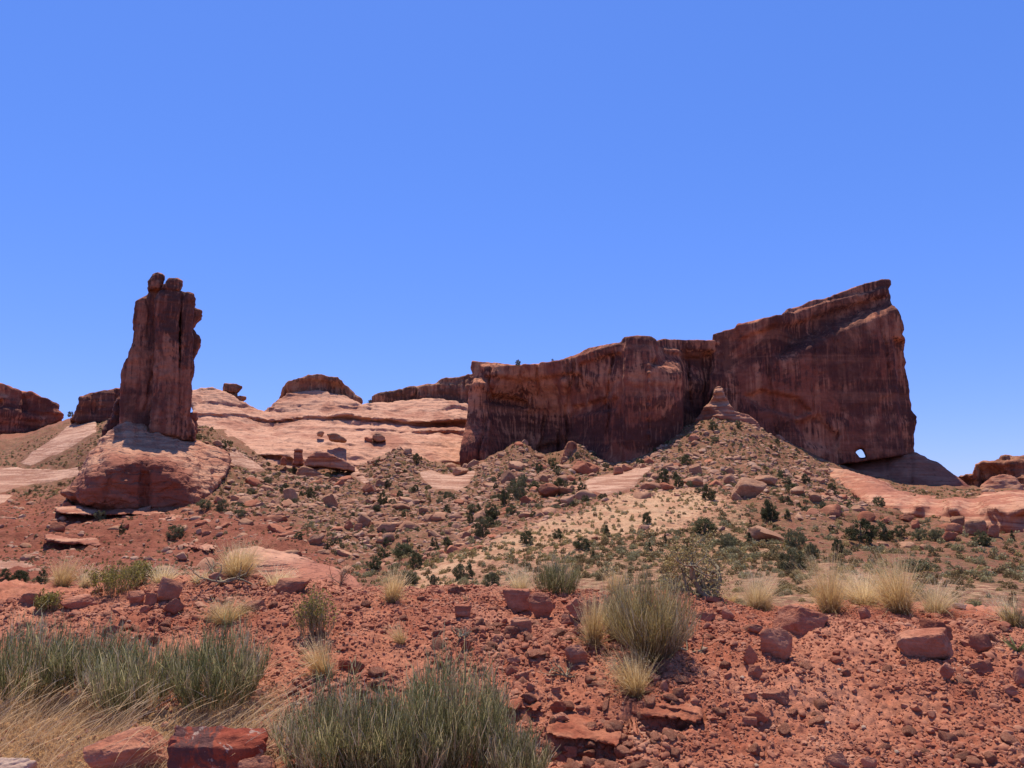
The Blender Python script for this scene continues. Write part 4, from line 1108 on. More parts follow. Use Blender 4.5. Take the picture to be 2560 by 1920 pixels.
# bedrock in the bank
tag(formation('bedrock_slab', 11.2, [(545,1490),(560,1395),(600,1388),(640,1386),(700,1399),(790,1424),(860,1448),(912,1476),(912,1500)],
   relief=[(600,1440,-.3),(700,1450,-.5),(800,1470,-.6)], thick=2.0, round_=.12, h=.03, mat=M['bench'], beds=((.3, .05),), rough=(.02, .02), seed=95), 'large smooth sloping bedrock slab just behind the crest', 'rock slab')
def bank_ledge(label, ol, seed, proud=.05):
    """a hard bed sticking a little out of the bank, following its slope"""
    pts, _ = hitb([q[0] for q in ol], [q[1] for q in ol])
    Y = float(np.median(pts[:, 1]))
    n = len(ol)
    low = np.median([q[1] for q in ol])
    o3 = [(q[0], q[1], pts[k, 1] - Y - (proud if q[1] < low else proud * 2.2)) for k, q in enumerate(ol)]
    tag(formation('rock_ledge', Y, o3, thick=.5, round_=.015, h=.009, mat=M['ledge'], beds=((.06, .06), (.022, .03)), cracks=((5, .03, .03),), rough=(.014, .012), seed=seed), label, 'rock ledge')
bank_ledge('layered overhanging red ledge with a dark hollow under it', [(1366,1838),(1372,1812),(1420,1802),(1480,1806),(1560,1816),(1612,1838),(1600,1850),(1550,1862),(1490,1862),(1450,1852),(1410,1846)], 96)
bank_ledge('dark crumbling ledge right of and above the overhanging one', [(1575,1784),(1580,1766),(1630,1756),(1700,1762),(1752,1786),(1760,1800),(1740,1808),(1690,1798),(1640,1792)], 97)
bank_ledge('low dark red ledge just right of the big grey green bush', [(1256,1768),(1275,1752),(1320,1752),(1354,1770),(1345,1780),(1300,1778),(1262,1776)], 98)

# ------------------------------------------------------------------ scatter helpers
def inst(me_list, name, p, s, rz, tilt=(0, 0)):
    o = bpy.data.objects.new(name, me_list)
    o.location = p; o.scale = s if np.ndim(s) else (s, s, s); o.rotation_euler = (tilt[0], tilt[1], rz)
    COL.objects.link(o)
    return o

def merge(protos, P, S, RZ, TX=None, which=None):
    """one mesh out of many placed copies of small prototypes [(V, F, tint)]"""
    Vs, Fs, Ts = [], [], []
    off = 0
    for k, (V, F, T) in enumerate(protos):
        m = which == k
        n = m.sum()
        if not n: continue
        c, s = np.cos(RZ[m]), np.sin(RZ[m])
        v = V[None] * S[m][:, None, :]
        if TX is not None:
            a, b = np.cos(TX[m])[:, None], np.sin(TX[m])[:, None]
            v = np.stack([v[..., 0], v[..., 1] * a - v[..., 2] * b, v[..., 1] * b + v[..., 2] * a], -1)
        x = v[..., 0] * c[:, None] - v[..., 1] * s[:, None]; y = v[..., 0] * s[:, None] + v[..., 1] * c[:, None]
        v = np.stack([x, y, v[..., 2]], -1) + P[m][:, None, :]
        Vs.append(v.reshape(-1, 3))
        Fs.append((F[None] + (np.arange(n) * len(V))[:, None, None]).reshape(-1, F.shape[1]) + off)
        Ts.append((np.repeat(T[None], n, 0) + RNG.normal(0, .10, (n, 1))).ravel())
        off += n * len(V)
    return np.concatenate(Vs), np.concatenate(Fs), np.concatenate(Ts)

def sample_ground(n, r0, r1, az0=-43., az1=43., power=1.0):
    a = np.radians(RNG.uniform(az0, az1, n))
    u = RNG.random(n)
    r = (r0 ** (power + 1) + u * (r1 ** (power + 1) - r0 ** (power + 1))) ** (1 / (power + 1))
    return r * np.sin(a), r * np.cos(a)

# --- gravel and stones on the bank
x, y = sample_ground(225000, 4.0, 9.3, -48, 48, power=.6)
z = GB.z(x, y); px, py = project(np.stack([x, y, z], 1))
dens = .34 + .7 * sstep(-.5, .5, fbm(x * 1.3, y * 1.3, 0 * x, 4)) 
dens = dens * np.where(px < 640, np.where(py > 1600, .12, .8), 1)
k = RNG.random(len(x)) < dens * .66
x, y, z, px, py = x[k], y[k], z[k], px[k], py[k]
sz = .0051 * np.exp(np.abs(RNG.normal(0, .68, len(x)))) 
sz = np.minimum(sz * (1 + .9 * sstep(.0, .8, pn(x * .8 + 9, y * .8, 0 * x))), .05)
P = np.stack([x, y, z + sz * .15], 1)
order = np.argsort(-sz / np.hypot(x, y) * np.where((px > -20) & (px < 2580) & (py < 1930), 1, .01))
big = order[:225]
rest = order[225:]
protoS = [(*rock_shape(900 + i, 2, 10, .05, 8.), None) for i in range(6)]
protoT = [(*rock_shape(920 + i, 1, 8, .05, 8.), None) for i in range(5)]
sh = RNG.uniform(.6, 1.35, (len(x), 3)) * [1.15, 1, .7]
def gr(sel, protos, name, mat, lab):
    pr = [(V, F, np.zeros(len(V))) for V, F, _ in protos]
    V, F, T = merge(pr, P[sel], sz[sel][:, None] * sh[sel], RNG.uniform(0, 6.28, len(sel)), RNG.normal(0, .5, len(sel)), RNG.integers(0, len(pr), len(sel)))
    tag(link(name, make_mesh(name, V, F, mat, True, None, 35)), lab, 'gravel', None, 'stuff')
M['gravel'] = mat_stone('gravel_stone', (0.29, 0.102, 0.070), (0.42, 0.195, 0.140), (0.53, 0.31, 0.24), 6.0, .3, .004, kind='world')
gr(rest[:11000], protoS, 'gravel', M['gravel'], 'red pebbles strewn thickly over the roadside bank')
gr(rest[11000:], protoT, 'gravel', M['gravel'], 'fine red grit between the pebbles of the roadside bank')
STM = [make_mesh('stone', *rock_shape(940 + i, 3, 11, .05, 9.), M['stone'], True, None, 38) for i in range(9)]
for q in big:
    o = inst(STM[q % 9], 'stone', P[q], tuple(sz[q] * 1.15 * sh[q]), RNG.uniform(0, 6.28), (RNG.normal(0, .3), RNG.normal(0, .3)))
    tag(o, 'fist sized red stone lying loose among the gravel of the bank', 'stone', 'loose red stones on the roadside bank')
STW = [make_mesh('stone', *rock_shape(960 + i, 2, 9, .05, 8.), M['pale'], True, None, 40) for i in range(3)]
WH = [(322,1556),(329,1598),(745,1764),(2160,1822),(1855,1697),(1760,1625),(2243,1884),(1200,1551),(1892,1918),(2098,1678),(2196,1680),(1396,1760),(1115,1600),(1660,1706),(2066,1810),(1445,1585)]
hp, _ = hitb([q[0] for q in WH], [q[1] for q in WH])
for k, p in enumerate(hp):
    s = RNG.uniform(.012, .024)
    tag(inst(STW[k % 3], 'stone', p + [0, 0, .01], (s * 1.3, s, s * .8), RNG.uniform(0, 6)), 'small whitish stone standing out on the red gravel bank', 'stone', 'whitish stones on the bank')

# --- boulders over the rubble slopes
CONES = [(1120,1290),(900,1400),(820,1380),(700,1340),(560,1290),(540,1200),(480,1090),(560,1110),(700,1180),(860,1180),(990,1125),(1100,1175),(1240,1150),(1300,1110),(1390,1170),(1440,1110),(1540,1160),(1640,1130),(1790,1040),(1900,1075),(2040,1160),(2170,1262),(2060,1300),(1930,1250),(1650,1210),(1500,1245),(1330,1300),(1200,1345),(1090,1390),(960,1400)]
x, y = sample_ground(44000, 110, 300, power=1.0)
z = GV.z(x, y); px, py = project(np.stack([x, y, z], 1))
inC = poly_sd(CONES, px, py)
vis = GV.seen(x, y, .6)
cl = fbm(x * .05, y * .05, 0 * x, 4)
redh = poly_sd(REDH, px, py) < 0
bowl = sstep(500, 0, np.hypot((px - 1000), (py - 1280) * 1.6))
dens = np.where(inC < 0, .32 + .80 * sstep(-.2, .5, cl) + .25 * bowl, np.where(redh, .10, np.where(inC < 25, .15, .02)))
slk = np.min([poly_sd(s, px, py) for s in SLICKS], 0) < 3
k = vis & (RNG.random(len(x)) < dens) & ~slk & (px > -500) & (px < 3060)
x, y, z, px, py = x[k], y[k], z[k], px[k], py[k]
sz = .23 * np.exp(np.abs(RNG.normal(0, .80, len(x))))
sz = np.minimum(sz, 2.2)
P = np.stack([x, y, z - sz * .1], 1)
order = np.argsort(-sz / np.hypot(x, y) * np.where((px > -20) & (px < 2580), 1, .01))
NB_ = 235
BM = [[make_mesh('boulder', *rock_shape(700 + i, 3, 9, .05, 9.), M[m], True, None, 38) for i in range(8)] for m in ('boulder', 'boulder_red')]
def region(px_, py_):
    if poly_sd(REDH, np.array([px_]), np.array([py_]))[0] < 0: return 'angular sandstone boulder lying on the bare red left slope', 'boulders on the left red slope'
    if px_ < 1150: return 'angular sandstone boulder among bushes in the rubble bowl under the slickrock', 'boulders in the rubble bowl'
    if px_ < 1560: return 'angular sandstone boulder on the two smaller cones under the dark cliff', 'boulders on the smaller cones'
    return 'angular sandstone boulder on the flank of the tall cone under the fin', 'boulders on the tall cone'
sh = RNG.uniform(.65, 1.3, (len(x), 3)) * [1.2, 1, .72]
redc = RNG.random(len(x)) < .30
for q in order[:NB_]:
    o = inst(BM[int(redc[q])][q % 8], 'boulder', P[q], tuple(sz[q] * sh[q]), RNG.uniform(0, 6.28), (RNG.normal(0, .25), RNG.normal(0, .25)))
    lab, g = region(px[q], py[q])
    tag(o, lab, 'boulder', g)
rest = order[NB_:]
pr = [(V, F, np.zeros(len(V))) for V, F in (rock_shape(760 + i, 2, 8, .06, 8.) for i in range(6))]
M['rubble'] = mat_stone('rubble_stone', (0.34, 0.175, 0.13), (0.46, 0.29, 0.235), (0.60, 0.46, 0.40), .5, .3, .08, kind='world')
V, F, T = merge(pr, P[rest], sz[rest][:, None] * sh[rest], RNG.uniform(0, 6.28, len(rest)), RNG.normal(0, .3, len(rest)), RNG.integers(0, 6, len(rest)))
tag(link('rubble', make_mesh('rubble', V, F, M['rubble'], True, None, 38)), 'smaller broken rock littering the slopes under the cliffs', 'rubble', None, 'stuff')

# ------------------------------------------------------------------ shrubs and trees
def leaf_quads(C, size, g, up=.0):
    """a small randomly turned quad at every centre"""
    n = len(C)
    a = g.normal(size=(n, 3)); a /= np.linalg.norm(a, axis=1, keepdims=True)
    b = g.normal(size=(n, 3)); b[:, 2] += up; b -= a * (a * b).sum(1, keepdims=True); b /= np.linalg.norm(b, axis=1, keepdims=True)
    s = np.broadcast_to(size, (n,))[:, None]
    q = np.stack([C - a * s - b * s * .3, C + a * s * .3 - b * s, C + a * s + b * s * .4, C - a * s * .4 + b * s], 1)
    return q.reshape(-1, 3), np.arange(4 * n).reshape(n, 4)

def tube(path, rad, sides=6):
    path = np.asarray(path, float); n = len(path)
    T = np.gradient(path, axis=0); T /= np.linalg.norm(T, axis=1, keepdims=True) + 1e-9
    ref = np.array([.3, .9, .2])
    A = np.cross(T, ref); A /= np.linalg.norm(A, axis=1, keepdims=True) + 1e-9
    B = np.cross(T, A)
    th = np.linspace(0, 2 * np.pi, sides, endpoint=False)
    r = np.broadcast_to(rad, (n,))
    V = path[:, None] + r[:, None, None] * (np.cos(th)[None, :, None] * A[:, None] + np.sin(th)[None, :, None] * B[:, None])
    F = [[i * sides + j, i * sides + (j + 1) % sides, (i + 1) * sides + (j + 1) % sides, (i + 1) * sides + j] for i in range(n - 1) for j in range(sides)]
    return V.reshape(-1, 3), np.array(F)

def join(parts):
    Vs, Fs, off = [], [], 0
    for V, F in parts:
        Vs.append(V); Fs.append(F + off); off += len(V)
    return np.concatenate(Vs), np.concatenate(Fs)

M['bark'] = mat_bark('juniper_bark', (0.16, 0.12, 0.10), (0.27, 0.22, 0.18))
M['deadwood'] = mat_bark('weathered_wood', (0.17, 0.145, 0.105), (0.36, 0.33, 0.26))
M['twig'] = mat_bark('dry_twig', (0.17, 0.12, 0.095), (0.30, 0.23, 0.18))
M['juniper'] = mat_leaf('juniper_foliage', ((0.062, 0.070, 0.035), (0.098, 0.112, 0.060), (0.150, 0.165, 0.092)), .15)
M['oak'] = mat_leaf('grey_green_foliage', ((0.115, 0.122, 0.070), (0.17, 0.182, 0.112), (0.25, 0.262, 0.168)), .15)
M['sage'] = mat_leaf('sage_foliage', ((0.19, 0.188, 0.11), (0.28, 0.28, 0.17), (0.40, 0.40, 0.27)), .15)
M['brush'] = mat_leaf('blackbrush_foliage', ((0.14, 0.110, 0.058), (0.20, 0.165, 0.088), (0.29, 0.235, 0.13)), .15)
M['yellow'] = mat_leaf('yellow_grass_foliage', ((0.22, 0.19, 0.085), (0.33, 0.29, 0.14), (0.45, 0.40, 0.22)), .2)

def crown_cloud(g, n_cl, per, shape, rx, rz, z0, cl_r):
    C, T = [], []
    for _ in range(n_cl):
        t = g.random()
        if shape == 'cone':
            zz = t ** 1.3; R = rx * (1 - zz) ** .75 * (.35 + .65 * math.sqrt(g.random()))
        else:
            zz = t; R = rx * math.sqrt(max(0, 1 - (2 * (zz - .42)) ** 2 * .72)) * (.3 + .7 * math.sqrt(g.random()))
        th = g.uniform(0, 6.28)
        c = np.array([R * math.cos(th), R * math.sin(th), z0 + zz * rz])
        pts = g.normal(size=(per, 3)); pts /= np.linalg.norm(pts, axis=1, keepdims=True)
        rr = cl_r * g.uniform(.6, 1.3)
        pts = c + pts * rr * (.35 + .65 * g.random((per, 1))) * [1, 1, .8]
        C.append(pts); T.append(np.full(per, g.uniform(.2, .8)) + g.normal(0, .15, per))
    return np.concatenate(C), np.repeat(np.concatenate(T), 4)

def tree_proto(seed, shape, rx, h, n_cl, per, leaf, mat, cl_r=.3):
    """unit-ish tree meshes: (trunk, crown); height about h metres"""
    g = np.random.default_rng(seed)
    parts = []
    top = .8 * h
    for b in range(1 if shape == 'cone' else 4):
        lean = g.normal(0, .16 if shape == 'cone' else .5, 2) * (h * .45 if b else h * .2)
        path = [np.array([lean[0] * t ** 1.4, lean[1] * t ** 1.4, -.2 + (top * (.9 if b else 1) + .2) * t]) + (g.normal(0, .03, 3) if 0 < t < 1 else 0) for t in np.linspace(0, 1, 6)]
        parts.append(tube(path, np.linspace(.055 * h * (.6 if b else 1), .012 * h, 6), 6))
    tv, tf = join(parts)
    C, T = crown_cloud(g, n_cl, per, shape, rx, h * .93, h * .05, cl_r)
    cv, cf = leaf_quads(C, leaf * g.uniform(.7, 1.3, len(C)), g)
    return make_mesh('trunk', tv, tf, M['bark']), make_mesh('crown', cv, cf, mat, False, dict(tint=T))

JUN = [tree_proto(500 + i, 'round', 1.5, 2.6, 44, 120, .055, M['juniper'], .42) for i in range(5)]
CON = [tree_proto(520 + i, 'cone', .95, 2.9, 40, 100, .052, M['juniper'], .33) for i in range(3)]
OAK = [tree_proto(540 + i, 'round', 1.7, 1.9, 46, 110, .053, M['oak'], .42) for i in range(4)]
PROTO = dict(j=(JUN, 2.6, 3.3, 'juniper_tree', 'juniper'), c=(CON, 2.9, 2.2, 'juniper_tree', 'juniper'), o=(OAK, 1.9, 3.9, 'bush', 'bush'))

def plant_tree(kind, p, hgt, wid, label, group=None):
    lst, h0, w0, nm, cat = PROTO[kind]
    tr, cr = lst[RNG.integers(len(lst))]
    t = thing(nm, label, cat, p, group)
    t.scale = (wid / w0, wid / w0, hgt / h0)
    t.rotation_euler = (0, 0, RNG.uniform(0, 6.28))
    link('trunk', tr, parent=t); link('crown', cr, parent=t)
    return t

TREES = [ # px, py base, width px, height px, kind, label
 (1715,1163,28,28,'j','round dark juniper high on the tall cone'),
 (1660,1214,36,42,'j','taller dark juniper left of a pair at the top of the sand'),
 (1696,1217,28,26,'j','shorter dark juniper right of a pair at the top of the sand'),
 (1773,1250,38,42,'j','dense dark juniper at the upper right edge of the sand'),
 (1745,1232,26,16,'o','low olive bush left of the dense juniper at the upper sand edge'),
 (1616,1309,26,28,'j','dark upright juniper in the upper middle of the sand slope'),
 (1760,1335,64,40,'j','broad dark juniper in the centre of the sand slope'),
 (1517,1340,24,28,'c','conical dark juniper on the left middle of the sand slope'),
 (1663,1358,13,23,'c','slim conical juniper below the upright one on the sand'),
 (1873,1359,26,28,'c','dark juniper with several upright tips on the right sand slope'),
 (1719,1394,19,37,'c','tall narrow juniper above the dead twisted shrub'),
 (1483,1398,17,21,'c','short columnar juniper above the left crest bushes'),
 (1819,1376,64,46,'o','wide grey green tree right of centre on the sand slope'),
 (1624,1374,17,19,'c','small conical juniper above the pale green bush'),
 (1579,1300,8,12,'c','tiny dark juniper left of the upright one on the sand'),
 (1643,1328,8,11,'c','tiny dark juniper in the middle of the sand slope'),
 (1455,1374,50,30,'j','low dark juniper at the left middle of the sand slope'),
 (1923,1302,40,52,'j','ragged dark juniper on the right foot of the tall cone'),
 (1970,1300,18,24,'j','small dark juniper right of the ragged one'),
 (1876,1316,14,18,'c','small pointed juniper left of the ragged one'),
 (1938,1324,16,14,'j','small round juniper below the ragged one'),
 (1990,1372,66,50,'o','big grey green tree left of the spreading juniper on the right flat'),
 (1985,1428,96,62,'o','largest dark grey green thicket on the right flat behind the crest'),
 (2030,1396,46,42,'o','dark upper half of the largest thicket on the right flat'),
 (2152,1352,74,56,'j','spreading dark juniper, left of a row under the bench'),
 (2208,1352,56,48,'j','second dark juniper of the row under the bench'),
 (2252,1344,30,30,'j','round dark juniper at the right end of the row under the bench'),
 (2302,1352,48,34,'o','grey green bush right of the juniper row'),
 (2340,1352,44,32,'o','second grey green bush right of the juniper row'),
 (2096,1384,32,36,'j','round dark juniper alone on the right flat'),
 (2455,1364,46,38,'j','dark juniper in front of the rockfall blocks'),
 (2532,1353,17,28,'c','narrow juniper near the right edge under the bench'),
 (2078,1328,18,17,'j','small round juniper left of the spreading row'),
 (2015,1208,22,26,'j','dark juniper on the right shoulder of the tall cone'),
 (1930,1302,42,40,'j','low dark juniper under the big cracked boulder'),
 (2198,1266,40,28,'o','green bush in the nook of the bench'),
 (956,1266,27,38,'j','dark juniper in the upper middle of the rubble bowl'),
 (1228,1300,36,42,'j','dark juniper by the gully mouth'),
 (1206,1342,58,48,'o','grey bush below the gully mouth'),
 (1085,1372,21,30,'j','dark upright juniper at the lower edge of the bowl'),
 (1116,1366,20,24,'j','second dark juniper at the lower edge of the bowl'),
 (1315,1361,38,34,'j','dark dense juniper on the left end of the sand slope'),
 (1393,1346,26,26,'j','dark juniper right of the dense one on the left sand slope'),
 (959,1396,36,26,'j','rounded green juniper at the bottom of the bowl'),
 (935,1422,42,34,'j','dark green juniper lowest in the bowl'),
 (1008,1386,62,34,'o','green thicket at the bottom of the bowl'),
 (1040,1424,38,42,'j','ragged juniper on the left tip of the sand'),
 (1085,1472,46,40,'o','dark bush just behind the middle crest'),
 (1020,1462,70,40,'o','low green bush just behind the crest right of the small golden tuft'),
 (1294,1252,62,58,'o','large grey green thicket on the left cone'),
 (1306,1216,40,36,'o','upper grey green thicket in the gully'),
 (1262,1262,30,38,'j','dark juniper left of the large gully thicket'),
 (970,1220,18,22,'j','small juniper high in the rubble bowl'),
 (1040,1158,20,26,'j','juniper on the right of the leftmost small cone'),
 (1000,1246,20,20,'j','small round juniper in the middle of the bowl'),
 (1118,1284,20,24,'j','small juniper above the sand edge'),
 (1176,1312,18,30,'j','narrow dark juniper left of the gully mouth'),
 (440,1345,62,36,'o','grey green bush under the long ledge'),
 (250,1298,40,26,'o','dark bush hugging the long ledge'),
 (305,1334,17,24,'j','small juniper on the red slope under the dome'),
 (555,1280,40,36,'o','green bush right of the dome foot'),
 (510,1272,50,26,'o','wide green bush at the right foot of the dome'),
 (175,1262,28,18,'o','green bush at the left foot of the dome'),
 (10,1456,34,34,'j','green juniper behind the crest at the left edge'),
 (50,1458,46,32,'j','bright green juniper just right of the left edge'),
 (103,1458,26,34,'j','third green juniper behind the left crest tuft'),
 (1600,1165,30,22,'o','green bush at the cliff foot on the left of the tall cone'),
 (1380,1165,36,24,'o','green bushes in the notch between the smaller cones'),
 (2290,1430,120,36,'o','wide flat grey green bush on the right flat'),
 (1160,1448,70,46,'o','long green bush behind the middle crest'),
 (1230,1470,56,44,'o','brown grey bush left of the crest boulder pair'),
]
for px_, py_, w_, h_, kd, lab in TREES:
    p, ok = hit([px_], [py_])
    if not ok[0]: continue
    p = p[0]; m = p[1] / FPX / cP
    p[2] = GV.z(p[0], p[1]) - .05
    k_ = .84 if kd == 'o' else .95
    plant_tree(kd, p, h_ * m * k_, w_ * m * k_, lab)

# small trees scattered over the rubble
x, y = sample_ground(2700, 120, 300)
z = GV.z(x, y); px, py = project(np.stack([x, y, z], 1))
LEFTH = [(-60,1090),(90,1075),(160,1050),(240,1040),(250,1100),(200,1170),(140,1230),(-60,1240)]
k = GV.seen(x, y, .5) & ((poly_sd(CONES, px, py) < 4) | (poly_sd(LEFTH, px, py) < 0)) & (px > -40) & (px < 2600) & (fbm(x * .04 + 50, y * .04, 0 * x, 3) > -.15)
k &= np.min([poly_sd(s, px, py) for s in SLICKS], 0) > 4
ids = np.where(k)[0][:380]
for q in ids:
    hh = RNG.uniform(1.0, 2.8) if RNG.random() < .3 else RNG.uniform(.7, 1.5)
    kd = 'j' if RNG.random() < .4 else 'o'
    lab = ('small dark juniper rooted among the broken rock of the cones' if kd == 'j' else 'small grey green bush rooted among the broken rock of the cones')
    plant_tree(kd, (x[q], y[q], z[q] - .1), hh * (1 if kd == 'j' else .75), hh * RNG.uniform(.8, 1.5), lab, 'junipers scattered over the rubble' if kd == 'j' else 'bushes scattered over the rubble')
# trees on the skyline
for px_, py_, Y_, h_, lab in ((1295,911,299,11,'lone juniper on the rim of the dark cliff'),(1381,902,299,5,'tiny bush on the rising rim of the dark cliff'),(176,1040,393,11,'small tree in the gap at the left skyline'),(925,1008,398,9,'bush at the left end of the streaked rim')):
    p = P3(px_, py_, Y_); m = Y_ / FPX
    plant_tree('o', (p[0], p[1], p[2] - .5), h_ * m + .5, h_ * m * 1.5, lab)

# low shrubs
def shrub_proto(seed, n, leaf, flat=.62):
    g = np.random.default_rng(seed)
    d = g.normal(size=(n, 3)); d /= np.linalg.norm(d, axis=1, keepdims=True); d[:, 2] = np.abs(d[:, 2])
    lump = 1 + .35 * pn(d[:, 0] * 2 + seed, d[:, 1] * 2, d[:, 2] * 2)
    C = d * (.55 + .45 * g.random((n, 1))) * lump[:, None] * [.5, .5, flat]
    V, F = leaf_quads(C, leaf * g.uniform(.6, 1.3, n), g, 1.0)
    T = np.repeat(np.clip(.25 + .55 * C[:, 2] / flat + g.normal(0, .18, n), 0, 1), 4)
    return V, F, T
SHB = [shrub_proto(600 + i, 900, .030) for i in range(5)]
SHS = [shrub_proto(620 + i, 100, .082) for i in range(6)]
x1, y1 = sample_ground(6300, 38, 130, power=1.0)
x2, y2 = sample_ground(23500, 100, 300, power=1.0)
x3, y3 = sample_ground(6000, 250, 390, -37, -22, 1.0)
x2, y2 = np.r_[x2, x3], np.r_[y2, y3]
x, y = np.r_[x1, x2], np.r_[y1, y2]
z = GV.z(x, y); px, py = project(np.stack([x, y, z], 1))
inD, inDC, inR = poly_sd(DUNE, px, py) < 0, poly_sd(DUNEC, px, py), poly_sd(REDH, px, py) < 0
inC = poly_sd(CONES, px, py) < 0
cl = fbm(x * .06, y * .06, 0 * x + 4, 4)
dens = np.where(inD, .62 + .35 * sstep(1500, 2100, px), np.where(inC, .64, .34)) + .45 * cl
dens = np.where(inDC < 0, .62 + .35 * cl, dens)
dens = np.where(inR, .78 + .3 * cl, dens)
k = GV.seen(x, y, .4) & (RNG.random(len(x)) < dens) & (np.min([poly_sd(s, px, py) for s in SLICKS], 0) > 3) & (px > -500) & (px < 3060)
x, y, z, px, py, inDC, inR, inD = [q[k] for q in (x, y, z, px, py, inDC, inR, inD)]
sz = RNG.uniform(.38, 1.05, len(x)) * np.where(inDC < 0, .8, 1) * np.where(np.hypot(x, y) < 85, .78, 1) * np.where(inR, .55, 1) * (1 + .5 * (RNG.random(len(x)) < .1))
typ = np.where(inDC < 0, RNG.choice(3, len(x), p=[.35, .2, .45]), np.where(inR, RNG.choice(3, len(x), p=[.15, .75, .1]), RNG.choice(3, len(x), p=[.34, .48, .18])))
P = np.stack([x, y, z - .03], 1)
order = np.argsort(-sz / np.hypot(x, y) * np.where((px > -20) & (px < 2580), 1, .01))
SM = [[make_mesh('shrub', V, F, M[m], False, dict(tint=T)) for V, F, T in SHB] for m in ('sage', 'brush', 'yellow')]
SL = ['low pale grey green sage bush on the open ground behind the crest', 'low dark olive brown bush on the open ground behind the crest', 'low yellowish tuft on the open ground behind the crest']
for q in order[:290]:
    o = inst(SM[typ[q]][q % 5], 'shrub', P[q], (sz[q] * RNG.uniform(.9, 1.4), sz[q] * RNG.uniform(.9, 1.3), sz[q] * RNG.uniform(.8, 1.1)), RNG.uniform(0, 6.28))
    tag(o, SL[typ[q]], 'shrub', ['sage bushes behind the crest', 'olive bushes behind the crest', 'yellowish tufts behind the crest'][typ[q]])
rest = order[290:]
for t_, nm in enumerate(('sage', 'brush', 'yellow')):
    r_ = rest[typ[rest] == t_]
    V, F, T = merge(SHS, P[r_], sz[r_][:, None] * RNG.uniform(.85, 1.3, (len(r_), 3)), RNG.uniform(0, 6.28, len(r_)), None, RNG.integers(0, 6, len(r_)))
    tag(link('scrub', make_mesh('scrub', V, F, M[nm], False, dict(tint=T))), ['distant grey green sage scrub dotting the slopes', 'distant olive brown scrub dotting the slopes', 'distant yellowish tufts dotting the pale sand'][t_], 'scrub', None, 'stuff')

# ------------------------------------------------------------------ roadside plants
def ribbons(root, d, L, bend, width, seg, g, t0, t1, taper=.25):
    """thin blades: root points, start directions, lengths; bend is added as t^2"""
    n = len(root)
    t = np.linspace(0, 1, seg + 1)
    pts = root[:, None] + d[:, None] * (L[:, None] * t[None])[..., None] + bend[:, None] * (t ** 2)[None, :, None]
    side = np.cross(d, g.normal(size=(n, 3))); side /= np.linalg.norm(side, axis=1, keepdims=True) + 1e-9
    w = np.broadcast_to(width, (n,))[:, None] * (1 - (1 - taper) * t[None]) * .5
    A = pts + side[:, None] * w[..., None]; B = pts - side[:, None] * w[..., None]
    V = np.stack([A, B], 2).reshape(n, -1, 3)
    k = 2 * np.arange(seg)
    f = np.stack([k, k + 1, k + 3, k + 2], 1)
    F = (f[None] + (np.arange(n) * 2 * (seg + 1))[:, None, None]).reshape(-1, 4)
    T = t0[:, None] + (t1 - t0)[:, None] * t[None]
    return V.reshape(-1, 3), F, np.repeat(T, 2, 1).ravel()

def cat3(parts):
    V, F, T, off = [], [], [], 0
    for v, f, t in parts:
        V.append(v); F.append(f + off); T.append(t); off += len(v)
    return np.concatenate(V), np.concatenate(F), np.concatenate(T)

def unit(v):
    return v / (np.linalg.norm(v, axis=1, keepdims=True) + 1e-9)

def grass_blades(g, n, base_r, wid, hgt, width=.0035, lean=(0, 0), stiff=.5):
    th = g.uniform(0, 6.28, n); rr = np.sqrt(g.random(n))
    root = np.stack([np.cos(th) * rr * base_r, np.sin(th) * rr * base_r, -.01 * np.ones(n)], 1)
    spread = wid / 2
    out = np.stack([np.cos(th), np.sin(th), 0 * th], 1)
    k = rr * g.uniform(.3, 1.15, n)
    L = hgt * g.uniform(.45, 1.08, n)
    d = unit(out * (k * spread / hgt * stiff)[:, None] + np.array([lean[0], lean[1], 1.0]) * 1.0 + g.normal(0, .13, (n, 3)))
    bend = out * (k * spread * (1 - stiff))[:, None] + np.array([lean[0], lean[1], 0]) * hgt * .35 + g.normal(0, .10 * hgt, (n, 3))
    bend[:, 2] -= (.12 * hgt * k)
    br = g.random(n) < .18            # broken over or splayed blades
    d[br] = unit(d[br] + np.stack([g.normal(0, .55, br.sum()), g.normal(0, .55, br.sum()), 0 * L[br]], 1)); bend[br, 2] -= L[br] * g.uniform(.2, .7, br.sum())
    c = g.uniform(0, .35, n)
    A = ribbons(root, d, L, bend, width * g.uniform(.7, 1.3, n), 4, g, c, np.clip(c + g.uniform(.35, .8, n), 0, 1))
    k = g.choice(n, n // 5, replace=False)     # airy seed heads near the tips
    tips = root[k] + d[k] * L[k][:, None] + bend[k]
    m = 4; q = np.repeat(np.arange(len(k)), m)
    C = tips[q] - d[k][q] * (L[k][q] * g.uniform(0, .22, len(q)))[:, None] + g.normal(0, .022 * hgt, (len(q), 3))
    SV, SF = leaf_quads(C, .0028 * g.uniform(.6, 1.5, len(q)), g)
    return cat3([A, (SV, SF, np.full(len(SV), .9))])

